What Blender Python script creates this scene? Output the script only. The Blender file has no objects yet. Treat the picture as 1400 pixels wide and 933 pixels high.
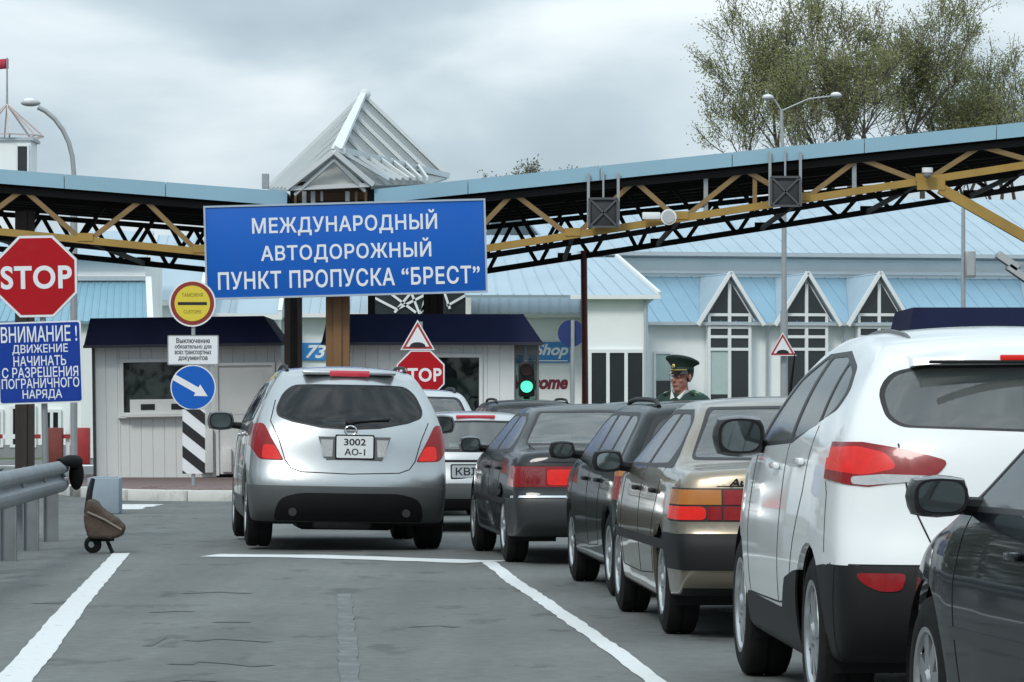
import bpy, bmesh, math, random
from mathutils import Vector, Matrix
from mathutils.bvhtree import BVHTree
from mathutils import noise as mnoise
random.seed(7)
S = bpy.context.scene
COL = S.collection
R = math.radians
# ------------------------------------------------------------------ camera, sky, sun, exposure
FPX, HOR, CH = 5500.0, 560.0, 1.30          # focal length in photo pixels, horizon row, eye height
cam = bpy.data.cameras.new('camera')
camo = bpy.data.objects.new('camera', cam); COL.objects.link(camo)
camo.location = (0, 0, CH); camo.rotation_euler = (R(90), 0, 0)
cam.sensor_width = 36; cam.lens = 36 * FPX / 1400
cam.shift_y = (HOR - 466.5) / 1400
cam.clip_start = 0.1; cam.clip_end = 6000
S.camera = camo
S.view_settings.view_transform = 'Standard'; S.view_settings.look = 'None'
S.view_settings.exposure = 0.0; S.view_settings.gamma = 1.0
S.render.resolution_x = 1024; S.render.resolution_y = 682

def build_world():
    w = bpy.data.worlds.new('World'); S.world = w; w.use_nodes = True
    nt = w.node_tree; N = nt.nodes; Lk = nt.links; N.clear()
    out = N.new('ShaderNodeOutputWorld'); bg = N.new('ShaderNodeBackground')
    sky = N.new('ShaderNodeTexSky'); sky.sky_type = 'NISHITA'; sky.sun_disc = False
    sky.sun_elevation = R(40); sky.sun_rotation = R(205)
    bg.inputs['Strength'].default_value = 0.10
    tc = N.new('ShaderNodeTexCoord')
    mp = N.new('ShaderNodeMapping'); mp.inputs['Scale'].default_value = (1.0, 1.0, 2.3)
    mp.inputs['Location'].default_value = (3.35, 0.0, 1.97)
    Lk.new(tc.outputs['Generated'], mp.inputs['Vector'])
    n1 = N.new('ShaderNodeTexNoise'); n1.inputs['Scale'].default_value = 9.0
    n1.inputs['Detail'].default_value = 7.0; n1.inputs['Roughness'].default_value = 0.46
    n1.inputs['Distortion'].default_value = 0.25
    Lk.new(mp.outputs['Vector'], n1.inputs['Vector'])
    cr = N.new('ShaderNodeValToRGB')
    e = cr.color_ramp.elements
    e[0].position = 0.33; e[0].color = (3.55, 4.5, 5.2, 1)
    e[1].position = 0.68; e[1].color = (8.6, 9.4, 9.8, 1)
    m = cr.color_ramp.elements.new(0.50); m.color = (5.15, 6.25, 6.95, 1)
    Lk.new(n1.outputs['Fac'], cr.inputs['Fac'])
    # overcast sky: brightens evenly from the horizon to the zenith
    sx = N.new('ShaderNodeSeparateXYZ'); Lk.new(tc.outputs['Generated'], sx.inputs[0])
    mr = N.new('ShaderNodeMapRange'); mr.inputs['From Min'].default_value = 0.0; mr.inputs['From Max'].default_value = 1.0
    mr.inputs['To Min'].default_value = 1.0; mr.inputs['To Max'].default_value = 2.1
    Lk.new(sx.outputs['Z'], mr.inputs['Value'])
    vm = N.new('ShaderNodeVectorMath'); vm.operation = 'SCALE'
    Lk.new(cr.outputs['Color'], vm.inputs[0]); Lk.new(mr.outputs['Result'], vm.inputs['Scale'])
    mx = N.new('ShaderNodeMix'); mx.data_type = 'RGBA'; mx.inputs['Factor'].default_value = 0.94
    Lk.new(sky.outputs['Color'], mx.inputs['A']); Lk.new(vm.outputs['Vector'], mx.inputs['B'])
    Lk.new(mx.outputs['Result'], bg.inputs['Color']); Lk.new(bg.outputs[0], out.inputs['Surface'])
build_world()
sl = bpy.data.lights.new('sun', 'SUN'); sl.energy = 1.5; sl.angle = R(14); sl.color = (1.0, 0.965, 0.91)
so = bpy.data.objects.new('sun', sl); COL.objects.link(so)
so.rotation_euler = (R(50), 0, R(-26))      # high, behind the camera and a little to the left

# ------------------------------------------------------------------ helpers
def P(px, py, z):
    """world point seen at photo pixel (px,py) at distance z"""
    return Vector(((px - 700) * z / FPX, z, CH + (HOR - py) * z / FPX))
def GX(px, z): return (px - 700) * z / FPX
def GZ(py, z): return CH + (HOR - py) * z / FPX

_M = {}
def mat(name, col, rough=0.6, metal=0.0, var=0.12, vscale=6.0, bump=0.0, bscale=60.0, coat=0.0,
        emit=None, estr=0.0, dirt=0.0, dirtcol=(0.06, 0.055, 0.05), spec=0.5, flake=0.0):
    if name in _M: return _M[name]
    m = bpy.data.materials.new(name); m.use_nodes = True
    nt = m.node_tree; N = nt.nodes; Lk = nt.links
    b = N['Principled BSDF']
    b.inputs['Roughness'].default_value = rough; b.inputs['Metallic'].default_value = metal
    b.inputs['Specular IOR Level'].default_value = spec
    b.inputs['Coat Weight'].default_value = coat; b.inputs['Coat Roughness'].default_value = 0.04
    tc = N.new('ShaderNodeTexCoord')
    n = N.new('ShaderNodeTexNoise'); n.inputs['Scale'].default_value = vscale; n.inputs['Detail'].default_value = 5
    Lk.new(tc.outputs['Object'], n.inputs['Vector'])
    mx = N.new('ShaderNodeMix'); mx.data_type = 'RGBA'
    c = col
    mx.inputs['A'].default_value = (c[0]*(1-var), c[1]*(1-var), c[2]*(1-var), 1)
    mx.inputs['B'].default_value = (min(1, c[0]*(1+var)), min(1, c[1]*(1+var)), min(1, c[2]*(1+var)), 1)
    Lk.new(n.outputs['Fac'], mx.inputs['Factor'])
    src = mx.outputs['Result']
    if dirt > 0:
        n2 = N.new('ShaderNodeTexNoise'); n2.inputs['Scale'].default_value = vscale*0.45; n2.inputs['Detail'].default_value = 8
        n2.inputs['Roughness'].default_value = 0.65
        Lk.new(tc.outputs['Object'], n2.inputs['Vector'])
        rp = N.new('ShaderNodeMapRange'); rp.inputs['From Min'].default_value = 0.52; rp.inputs['From Max'].default_value = 0.75
        rp.inputs['To Max'].default_value = dirt
        Lk.new(n2.outputs['Fac'], rp.inputs['Value'])
        m2 = N.new('ShaderNodeMix'); m2.data_type = 'RGBA'; m2.inputs['B'].default_value = (*dirtcol, 1)
        Lk.new(rp.outputs['Result'], m2.inputs['Factor']); Lk.new(src, m2.inputs['A'])
        src = m2.outputs['Result']
    Lk.new(src, b.inputs['Base Color'])
    if bump > 0:
        n3 = N.new('ShaderNodeTexNoise'); n3.inputs['Scale'].default_value = bscale; n3.inputs['Detail'].default_value = 4
        Lk.new(tc.outputs['Object'], n3.inputs['Vector'])
        bp = N.new('ShaderNodeBump'); bp.inputs['Strength'].default_value = bump; bp.inputs['Distance'].default_value = 0.01
        Lk.new(n3.outputs['Fac'], bp.inputs['Height']); Lk.new(bp.outputs['Normal'], b.inputs['Normal'])
    if emit:
        b.inputs['Emission Color'].default_value = (*emit, 1); b.inputs['Emission Strength'].default_value = estr
    _M[name] = m
    return m

def glassmat(name, tint, rough=0.02, ior=1.62, dust=0.0):
    """thin tinted window glass: tinted transmission under a fresnel reflection"""
    if name in _M: return _M[name]
    m = bpy.data.materials.new(name); m.use_nodes = True
    nt = m.node_tree; N = nt.nodes; Lk = nt.links; N.clear()
    out = N.new('ShaderNodeOutputMaterial'); tr = N.new('ShaderNodeBsdfTransparent'); gl = N.new('ShaderNodeBsdfGlossy')
    tr.inputs['Color'].default_value = (*tint, 1); gl.inputs['Roughness'].default_value = rough
    tc = N.new('ShaderNodeTexCoord'); n = N.new('ShaderNodeTexNoise'); n.inputs['Scale'].default_value = 3.0
    Lk.new(tc.outputs['Object'], n.inputs['Vector'])
    bp = N.new('ShaderNodeBump'); bp.inputs['Strength'].default_value = 0.01; bp.inputs['Distance'].default_value = 0.01
    Lk.new(n.outputs['Fac'], bp.inputs['Height']); Lk.new(bp.outputs['Normal'], gl.inputs['Normal'])
    fr = N.new('ShaderNodeFresnel'); fr.inputs['IOR'].default_value = ior
    mx = N.new('ShaderNodeMixShader')
    Lk.new(fr.outputs[0], mx.inputs[0]); Lk.new(tr.outputs[0], mx.inputs[1]); Lk.new(gl.outputs[0], mx.inputs[2])
    last = mx
    if dust > 0:
        df = N.new('ShaderNodeBsdfDiffuse'); df.inputs['Color'].default_value = (0.50, 0.53, 0.52, 1)
        m2 = N.new('ShaderNodeMixShader'); m2.inputs[0].default_value = dust
        Lk.new(mx.outputs[0], m2.inputs[1]); Lk.new(df.outputs[0], m2.inputs[2]); last = m2
    Lk.new(last.outputs[0], out.inputs['Surface'])
    _M[name] = m
    return m

class MB:
    def __init__(s): s.v = []; s.f = []
    def add(s, vs, fs):
        o = len(s.v); s.v += [tuple(v) for v in vs]; s.f += [tuple(i + o for i in f) for f in fs]; return s
    def box(s, c, d, rz=0.0):
        x, y, z = c; a, b, h = d[0]/2, d[1]/2, d[2]/2
        vs = [(-a,-b,-h),(a,-b,-h),(a,b,-h),(-a,b,-h),(-a,-b,h),(a,-b,h),(a,b,h),(-a,b,h)]
        cs, sn = math.cos(rz), math.sin(rz)
        vs = [(x+p*cs-q*sn, y+p*sn+q*cs, z+r) for p, q, r in vs]
        return s.add(vs, [(3,2,1,0),(4,5,6,7),(0,1,5,4),(1,2,6,5),(2,3,7,6),(3,0,4,7)])
    def cbox(s, c, d, b, rz=0.0):
        """box with chamfered vertical+horizontal front edges (rounded block)"""
        bm = bmesh.new(); bmesh.ops.create_cube(bm, size=1)
        bmesh.ops.scale(bm, vec=d, verts=bm.verts)
        bmesh.ops.bevel(bm, geom=list(bm.edges), offset=b, segments=2, affect='EDGES', profile=0.5)
        bmesh.ops.rotate(bm, cent=(0,0,0), matrix=Matrix.Rotation(rz, 3, 'Z'), verts=bm.verts)
        bmesh.ops.translate(bm, vec=c, verts=bm.verts)
        bm.verts.index_update()
        s.add([v.co[:] for v in bm.verts], [tuple(v.index for v in f.verts) for f in bm.faces]); bm.free(); return s
    def beam(s, p, q, w, h=None, up=(0, 0, 1)):
        p, q = Vector(p), Vector(q); h = h or w
        d = (q - p).normalized(); up = Vector(up)
        if abs(d.dot(up)) > 0.98: up = Vector((0, 1, 0))
        a = d.cross(up).normalized() * (w/2); b = a.cross(d).normalized() * (h/2)
        vs = [p-a-b, p+a-b, p+a+b, p-a+b, q-a-b, q+a-b, q+a+b, q-a+b]
        return s.add(vs, [(0,1,2,3),(7,6,5,4),(4,5,1,0),(5,6,2,1),(6,7,3,2),(7,4,0,3)])
    def tube(s, pts, rs, n=10, cap=True):
        pts = [Vector(p) for p in pts]
        if not hasattr(rs, '__len__'): rs = [rs]*len(pts)
        rings = []; ref = None
        for i, p in enumerate(pts):
            d = (pts[min(i+1, len(pts)-1)] - pts[max(i-1, 0)]).normalized()
            if ref is None:
                ref = Vector((0, 0, 1)) if abs(d.z) < 0.9 else Vector((1, 0, 0))
            a = (ref - d*ref.dot(d)).normalized(); ref = a; b = d.cross(a)
            rings.append([p + (a*math.cos(2*math.pi*k/n) + b*math.sin(2*math.pi*k/n))*rs[i] for k in range(n)])
        vs = [v for r in rings for v in r]; fs = []
        for i in range(len(rings)-1):
            for k in range(n):
                k2 = (k+1) % n
                fs.append((i*n+k, i*n+k2, (i+1)*n+k2, (i+1)*n+k))
        if cap: fs += [tuple(range(n-1, -1, -1)), tuple((len(rings)-1)*n + k for k in range(n))]
        return s.add(vs, fs)
    def prism(s, poly, y0, y1):
        """polygon in x,z (counter-clockwise seen from -y) extruded along y"""
        n = len(poly)
        vs = [(x, y0, z) for x, z in poly] + [(x, y1, z) for x, z in poly]
        fs = [tuple(range(n)), tuple(range(2*n-1, n-1, -1))]
        for i in range(n):
            j = (i+1) % n; fs.append((j, i, n+i, n+j))
        return s.add(vs, fs)
    def lathe_x(s, prof, n=36, c=(0, 0, 0)):
        """profile (x, r) turned about the x axis"""
        vs = []; fs = []; m = len(prof)
        for k in range(n):
            a = 2*math.pi*k/n
            for x, r in prof: vs.append((c[0]+x, c[1]+r*math.cos(a), c[2]+r*math.sin(a)))
        for k in range(n):
            k2 = (k+1) % n
            for i in range(m-1): fs.append((k*m+i, k*m+i+1, k2*m+i+1, k2*m+i))
        return s.add(vs, fs)
    def ball(s, c, r, n=14, m=9):
        """ellipsoid; r is a 3-tuple"""
        vs = []; fs = []
        for i in range(m+1):
            t = math.pi*i/m
            for k in range(n):
                a = 2*math.pi*k/n
                vs.append((c[0]+r[0]*math.sin(t)*math.cos(a), c[1]+r[1]*math.sin(t)*math.sin(a), c[2]+r[2]*math.cos(t)))
        for i in range(m):
            for k in range(n):
                k2 = (k+1) % n; fs.append((i*n+k, (i+1)*n+k, (i+1)*n+k2, i*n+k2))
        return s.add(vs, fs)
    def build(s, name, m, parent=None, smooth=False, fix=True, loc=None):
        me = bpy.data.meshes.new(name); me.from_pydata(s.v, [], s.f)
        if fix:
            bm = bmesh.new(); bm.from_mesh(me)
            bmesh.ops.remove_doubles(bm, verts=bm.verts, dist=1e-5)
            bmesh.ops.recalc_face_normals(bm, faces=bm.faces); bm.to_mesh(me); bm.free()
        if smooth: smooth_angle(me)
        me.materials.append(m)
        o = bpy.data.objects.new(name, me); COL.objects.link(o); o.parent = parent
        if loc: o.location = loc
        return o

def smooth_angle(me, deg=40):
    for p in me.polygons: p.use_smooth = True
    try: me.set_sharp_from_angle(angle=R(deg))
    except Exception: pass

def empty(name, loc, rz=0.0, rot=None):
    o = bpy.data.objects.new(name, None); COL.objects.link(o); o.location = loc
    o.rotation_euler = rot if rot else (0, 0, rz); o.empty_display_size = 0.3
    return o
def tag(o, label=None, cat=None, group=None, kind=None):
    if label: o['label'] = label
    if cat: o['category'] = cat
    if group: o['group'] = group
    if kind: o['kind'] = kind
    return o
def copy_tree(o, parent=None):
    c = o.copy(); COL.objects.link(c); c.parent = parent
    for ch in list(o.children): copy_tree(ch, c)
    return c

from mathutils.geometry import interpolate_bezier, tessellate_polygon
def text_obj(name, body, m, parent, cx, cy, cz, w=None, h=None, thick=0.003, bold=0.012, spacing=1.0, shear=0.0, rot=(R(90), 0, 0)):
    """lettering facing -y, centred at (cx,cy,cz), fitted to width w and height h; every contour filled on its own so crossing strokes stay solid"""
    cu = bpy.data.curves.new('t', 'FONT'); cu.body = body; cu.align_x = 'CENTER'; cu.size = 1.0
    cu.resolution_u = 3; cu.space_character = spacing; cu.shear = shear
    to = bpy.data.objects.new('t', cu); COL.objects.link(to)
    bpy.context.view_layer.update()
    dg = bpy.context.evaluated_depsgraph_get()
    te = to.evaluated_get(dg); cv = te.to_curve(dg)
    loops = []
    for sp in cv.splines:
        pts = []
        if sp.type == 'BEZIER':
            bp = sp.bezier_points; n = len(bp)
            for k in range(n):
                a, b = bp[k], bp[(k+1) % n]
                straight = (a.handle_right-a.co).cross(b.co-a.co).length < 1e-6 and (b.handle_left-b.co).cross(b.co-a.co).length < 1e-6
                seg = [a.co.copy()] if straight else list(interpolate_bezier(a.co, a.handle_right, b.handle_left, b.co, 6))[:-1]
                pts += [Vector((q.x, q.y)) for q in seg]
        else: pts = [Vector((q.co.x, q.co.y)) for q in sp.points]
        cl = []
        for q in pts:
            if not cl or (q-cl[-1]).length > 1e-5: cl.append(q)
        if len(cl) > 2 and (cl[0]-cl[-1]).length < 1e-5: cl.pop()
        if len(cl) > 2: loops.append(cl)
    te.to_curve_clear(); bpy.data.objects.remove(to); bpy.data.curves.remove(cu)
    area = lambda L: sum(L[k].x*L[(k+1) % len(L)].y-L[(k+1) % len(L)].x*L[k].y for k in range(len(L)))/2
    ar = [area(L) for L in loops]
    ip = lambda p, L: in_poly((p.x, p.y), [(q.x, q.y) for q in L])
    par = {}
    for k in range(len(loops)):      # a contour is a counter when it lies wholly inside another one running the other way
        for q in range(len(loops)):
            if q != k and ar[q]*ar[k] < 0 and abs(ar[q]) > abs(ar[k]) and all(ip(v, loops[q]) for v in loops[k]): par[k] = q
    outer = [k for k in range(len(loops)) if k not in par]; holes = list(par)
    if bold:
        nl = []
        for kk, L in enumerate(loops):
            o = []; n = len(L); sg = (1 if ar[kk] > 0 else -1)*(-1 if kk in par else 1)
            for k in range(n):
                d0 = (L[k]-L[k-1]).normalized(); d1 = (L[(k+1) % n]-L[k]).normalized()
                n0 = Vector((d0.y, -d0.x))*sg; n1 = Vector((d1.y, -d1.x))*sg; nn = n0+n1
                nn = nn*(1/max(0.35, 1+n0.dot(n1))) if nn.length > 1e-4 else n0
                o.append(L[k]+nn*bold)
            for _ in range(3):       # collapse edges turned over by the offset
                for k in range(n):
                    k2 = (k+1) % n
                    if (o[k2]-o[k]).dot(L[k2]-L[k]) < 0: o[k] = o[k2] = (o[k]+o[k2])/2
            nl.append([q for k, q in enumerate(o) if (q-o[k-1]).length > 1e-5])
        loops = nl
    xs = [q.x for L in loops for q in L]; ys = [q.y for L in loops for q in L]
    x0, x1, y0, y1 = min(xs), max(xs), min(ys), max(ys)
    sx = w/(x1-x0) if w else None; sy = h/(y1-y0) if h else None
    sx = sx or sy; sy = sy or sx
    V = []; F = []
    T = lambda x, y, z: ((x-(x0+x1)/2)*sx, (y-(y0+y1)/2)*sy, z)
    # glyphs: contours whose extents overlap belong together; each glyph is filled by the non-zero winding rule in level slabs
    todo = sorted(range(len(loops)), key=lambda k: min(q.x for q in loops[k])); glyphs = []
    for k in todo:
        a, b = min(q.x for q in loops[k]), max(q.x for q in loops[k])
        if glyphs and a < glyphs[-1][1]-1e-4: glyphs[-1][0].append(k); glyphs[-1][1] = max(glyphs[-1][1], b)
        else: glyphs.append([[k], b])
    for ks, _ in glyphs:
        ed = []
        for k in ks:
            L = loops[k]
            for q in range(len(L)):
                a, b = L[q], L[(q+1) % len(L)]
                if abs(a.y-b.y) > 1e-7: ed.append((a, b, 1) if a.y < b.y else (b, a, -1))
        yy = [p.y for e in ed for p in e[:2]]
        for m1 in range(len(ed)):
            a, b, _d = ed[m1]
            for m2 in range(m1):
                c, d, _d2 = ed[m2]
                lo, hi = max(a.y, c.y), min(b.y, d.y)
                if hi-lo < 1e-5: continue
                f = lambda e0, e1, y: e0.x+(e1.x-e0.x)*(y-e0.y)/(e1.y-e0.y)
                g0 = f(a, b, lo)-f(c, d, lo); g1 = f(a, b, hi)-f(c, d, hi)
                if g0*g1 < -1e-12: yy.append(lo+(hi-lo)*g0/(g0-g1))
        yy.sort(); lv = []
        for y in yy:
            if not lv or y-lv[-1] > 1e-4: lv.append(y)
        for ya, yb in zip(lv[:-1], lv[1:]):
            ym = (ya+yb)/2; act = []
            for a, b, dr in ed:
                if a.y < ym < b.y:
                    g = (b.x-a.x)/(b.y-a.y); act.append((a.x+g*(ym-a.y), a.x+g*(ya-a.y), a.x+g*(yb-a.y), dr))
            act.sort(); wn = 0; st = None
            for e in act:
                w0 = wn; wn += e[3]
                if w0 == 0 and wn != 0: st = e
                elif w0 != 0 and wn == 0:
                    o = len(V); V += [T(st[1], ya, thick), T(e[1], ya, thick), T(e[2], yb, thick), T(st[2], yb, thick)]; F.append([o, o+1, o+2, o+3])
        for k in ks:
            L = loops[k]; o = len(V); n = len(L)
            V += [T(p.x, p.y, thick) for p in L]+[T(p.x, p.y, 0.0) for p in L]
            for q in range(n): q2 = (q+1) % n; F.append([o+q, o+n+q, o+n+q2, o+q2])
    me = bpy.data.meshes.new(name); me.from_pydata(V, [], F); me.update()
    me.materials.append(m)
    o = bpy.data.objects.new(name, me); COL.objects.link(o); o.parent = parent
    o.location = (cx, cy, cz); o.rotation_euler = rot
    return o
def in_poly(p, poly):
    x, y = p; c = False; n = len(poly); j = n-1
    for i in range(n):
        xi, yi = poly[i]; xj, yj = poly[j]
        if (yi > y) != (yj > y) and x < (xj-xi)*(y-yi)/(yj-yi)+xi: c = not c
        j = i
    return c

# ------------------------------------------------------------------ materials
def asphalt_mat():
    m = bpy.data.materials.new('asphalt'); m.use_nodes = True
    nt = m.node_tree; N = nt.nodes; Lk = nt.links; b = N['Principled BSDF']
    tc = N.new('ShaderNodeTexCoord')
    def noise(sc, det, rough=0.55, scl=(1, 1, 1)):
        mp = N.new('ShaderNodeMapping'); mp.inputs['Scale'].default_value = scl; Lk.new(tc.outputs['Object'], mp.inputs['Vector'])
        n = N.new('ShaderNodeTexNoise'); n.inputs['Scale'].default_value = sc; n.inputs['Detail'].default_value = det
        n.inputs['Roughness'].default_value = rough; Lk.new(mp.outputs[0], n.inputs['Vector']); return n.outputs['Fac']
    def ramp(src, p0, c0, p1, c1):
        r = N.new('ShaderNodeValToRGB'); e = r.color_ramp.elements
        e[0].position = p0; e[0].color = (*c0, 1); e[1].position = p1; e[1].color = (*c1, 1); Lk.new(src, r.inputs[0]); return r.outputs[0]
    def mul(a, bb):
        x = N.new('ShaderNodeMix'); x.data_type = 'RGBA'; x.blend_type = 'MULTIPLY'; x.inputs['Factor'].default_value = 1
        Lk.new(a, x.inputs['A']); Lk.new(bb, x.inputs['B']); return x.outputs['Result']
    base = ramp(noise(0.5, 6), 0.3, (0.120, 0.128, 0.122), 0.7, (0.160, 0.168, 0.160))
    grain = ramp(noise(9, 9, 0.72), 0.32, (0.74, 0.74, 0.74), 0.72, (1.2, 1.2, 1.2))
    # tyre-polished lanes along the driving direction and old tar streaks across
    lanes = ramp(noise(1.0, 3, 0.5, (1.6, 0.05, 1)), 0.35, (0.85, 0.85, 0.85), 0.65, (1.1, 1.1, 1.1))
    streak = ramp(noise(1.0, 8, 0.62, (1.9, 0.85, 1)), 0.585, (1, 1, 1), 0.63, (0.66, 0.66, 0.66))
    spots = ramp(noise(2.4, 4, 0.6), 0.66, (1, 1, 1), 0.74, (0.62, 0.62, 0.62))
    col = mul(mul(mul(mul(base, grain), lanes), streak), spots)
    Lk.new(col, b.inputs['Base Color']); b.inputs['Roughness'].default_value = 0.82
    bp = N.new('ShaderNodeBump'); bp.inputs['Strength'].default_value = 0.35; bp.inputs['Distance'].default_value = 0.01
    Lk.new(noise(90, 3), bp.inputs['Height']); Lk.new(bp.outputs[0], b.inputs['Normal'])
    return m
def worn_paint(name, col, keep, scale=9.0):
    """road paint with chips where the asphalt shows"""
    m = bpy.data.materials.new(name); m.use_nodes = True
    nt = m.node_tree; N = nt.nodes; Lk = nt.links; b = N['Principled BSDF']
    tc = N.new('ShaderNodeTexCoord'); n = N.new('ShaderNodeTexNoise'); n.inputs['Scale'].default_value = scale
    n.inputs['Detail'].default_value = 9; n.inputs['Roughness'].default_value = 0.7
    Lk.new(tc.outputs['Object'], n.inputs['Vector'])
    r = N.new('ShaderNodeValToRGB'); e = r.color_ramp.elements
    e[0].position = keep; e[0].color = (*col, 1); e[1].position = keep+0.09; e[1].color = (0.11, 0.118, 0.118, 1)
    Lk.new(n.outputs['Fac'], r.inputs[0]); Lk.new(r.outputs[0], b.inputs['Base Color']); b.inputs['Roughness'].default_value = 0.7
    return m
ASPH = asphalt_mat()
PAINT = worn_paint('road_paint', (0.66, 0.68, 0.67), 0.60)
PAINT_WORN = worn_paint('road_paint_worn', (0.172, 0.182, 0.175), 0.42, 4.0)
WALLW = mat('white_wall', (0.84, 0.87, 0.865), 0.7, var=0.04, vscale=1.2, dirt=0.18, dirtcol=(0.35, 0.36, 0.34))
TRIMW = mat('white_trim', (0.76, 0.78, 0.78), 0.5, var=0.04)
ROOFB = mat('blue_metal_roof', (0.37, 0.475, 0.54), 0.55, var=0.12, vscale=0.8, bump=0.15, bscale=5, dirt=0.22, dirtcol=(0.42, 0.5, 0.54))
ROOFL = mat('mid_blue_roof', (0.23, 0.38, 0.485), 0.55, var=0.14, vscale=0.8, bump=0.2, bscale=5, dirt=0.25, dirtcol=(0.33, 0.43, 0.48))
ROOFB2 = mat('teal_metal_roof', (0.20, 0.37, 0.46), 0.5, var=0.12, vscale=0.8, bump=0.15, bscale=5)
FASC = mat('blue_fascia', (0.27, 0.45, 0.55), 0.5, var=0.10, vscale=1.5, dirt=0.25, dirtcol=(0.3, 0.38, 0.4))
OCHRE = mat('ochre_steel', (0.26, 0.165, 0.065), 0.5, var=0.25, vscale=3, dirt=0.5, dirtcol=(0.10, 0.06, 0.035))
OCHREL = mat('yellow_steel', (0.38, 0.235, 0.05), 0.48, var=0.2, vscale=3, dirt=0.4, dirtcol=(0.16, 0.09, 0.03))
DARK_SHADED_ST = mat('dark_and_shaded_steel', (0.018, 0.016, 0.016), 0.6, var=0.3, vscale=4, spec=0.2)  # dark steel; on the inner trusses it also paints in the roof's shade
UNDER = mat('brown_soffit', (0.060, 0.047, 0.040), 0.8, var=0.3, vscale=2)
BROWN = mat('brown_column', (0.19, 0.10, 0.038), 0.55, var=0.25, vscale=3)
NAVY = mat('navy_roof', (0.008, 0.012, 0.042), 0.7, var=0.2, vscale=2, spec=0.15)
BOARD = mat('siding_grey', (0.73, 0.76, 0.75), 0.5, var=0.06, vscale=2, dirt=0.12, dirtcol=(0.3, 0.3, 0.28))
PVC = mat('white_pvc', (0.72, 0.74, 0.73), 0.35, var=0.04)
GALV = mat('galvanised', (0.26, 0.285, 0.30), 0.5, metal=0.6, var=0.3, vscale=5, dirt=0.55, dirtcol=(0.22, 0.22, 0.21))
POLE = mat('grey_pole', (0.35, 0.37, 0.38), 0.5, metal=0.3, var=0.15)
BLACK = mat('black_plastic', (0.010, 0.010, 0.011), 0.55, var=0.3, spec=0.25)
RUBBER = mat('rubber', (0.012, 0.012, 0.012), 0.85, var=0.3, vscale=20, spec=0.2)
SBLUE = mat('sign_blue', (0.010, 0.115, 0.49), 0.5, spec=0.2, var=0.06, vscale=1.5, dirt=0.12, dirtcol=(0.12, 0.13, 0.14))
SBLUE2 = mat('sign_blue_deep', (0.008, 0.045, 0.30), 0.5, spec=0.2, var=0.08, dirt=0.12, dirtcol=(0.12, 0.13, 0.14))
SRED = mat('sign_red', (0.42, 0.006, 0.012), 0.5, spec=0.2, var=0.10, dirt=0.12, dirtcol=(0.12, 0.13, 0.14))
SWHITE = mat('sign_white', (0.78, 0.80, 0.82), 0.4, var=0.03)
SYEL = mat('sign_yellow', (0.72, 0.58, 0.05), 0.4, var=0.06)
SBLK = mat('sign_black', (0.012, 0.012, 0.014), 0.5, var=0.2)
SBACK = mat('sign_back', (0.30, 0.32, 0.33), 0.5, metal=0.4, var=0.15)
BACKBLUE = mat('sign_back_blue', (0.012, 0.03, 0.14), 0.45, var=0.15)
REDP = mat('red_paint', (0.30, 0.02, 0.02), 0.5, var=0.2)
RUSTR = mat('rust_red', (0.16, 0.03, 0.02), 0.6, var=0.3)
KERBW = mat('kerb_white', (0.62, 0.62, 0.59), 0.8, var=0.15, vscale=6, dirt=0.7, dirtcol=(0.16, 0.15, 0.13), bump=0.3, bscale=30)
KERBD = mat('kerb_bare', (0.17, 0.165, 0.15), 0.85, var=0.2, vscale=6, dirt=0.7, dirtcol=(0.5, 0.5, 0.47), bump=0.3, bscale=30)
PAVER = mat('red_paving', (0.19, 0.135, 0.125), 0.85, var=0.2, vscale=5, bump=0.2, bscale=25)
GRASS = mat('grass', (0.07, 0.11, 0.03), 0.9, var=0.4, vscale=8, bump=0.5, bscale=40)
WINDK = glassmat('building_glass', (0.42, 0.50, 0.48))
ROOMDK = mat('dark_room', (0.022, 0.025, 0.026), 0.9, var=0.3, vscale=1)
BLIND = mat('window_blind', (0.42, 0.52, 0.50), 0.7, var=0.08)
SEATM = mat('seat_cloth', (0.13, 0.135, 0.135), 0.85, var=0.2, vscale=10)
TRIMI = mat('interior_trim', (0.10, 0.104, 0.104), 0.8, var=0.2)
GL_CLEAR = glassmat('car_glass_green', (0.66, 0.76, 0.72), 0.05, 1.95, 0.18)
GL_SIDE = glassmat('car_glass_side', (0.45, 0.52, 0.50), 0.16, 1.8, 0.12)
GL_MID = glassmat('car_glass_mid', (0.40, 0.46, 0.46), 0.05, 1.9, 0.06)
GL_DARK = glassmat('car_glass_dark', (0.11, 0.125, 0.13), 0.04, 1.6, 0.015)
CHROME = mat('chrome', (0.75, 0.76, 0.77), 0.12, metal=1.0, var=0.05)
ALLOY = mat('alloy', (0.48, 0.49, 0.50), 0.3, metal=0.9, var=0.08)
LAMP_R = mat('lamp_red', (0.19, 0.003, 0.005), 0.25, coat=0.35, var=0.3, vscale=30, emit=(1.0, 0.01, 0.01), estr=0.05, spec=0.3)
LAMP_RON = mat('lamp_red_lit', (0.36, 0.005, 0.006), 0.25, coat=0.3, var=0.45, vscale=26, emit=(1.0, 0.035, 0.015), estr=0.34, spec=0.3)
LAMP_A = mat('lamp_amber', (0.34, 0.115, 0.010), 0.25, coat=0.35, var=0.15, vscale=15, emit=(1.0, 0.30, 0.02), estr=0.07)
LAMP_W = mat('lamp_clear', (0.45, 0.46, 0.46), 0.1, coat=1.0, var=0.25, vscale=40)
MIRR = mat('mirror_glass', (0.20, 0.23, 0.23), 0.04, metal=1.0, var=0.03)
PLATE = mat('plate_white', (0.72, 0.74, 0.74), 0.4, var=0.06, vscale=15)
PLTXT = mat('plate_black', (0.02, 0.02, 0.022), 0.5)

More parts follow.
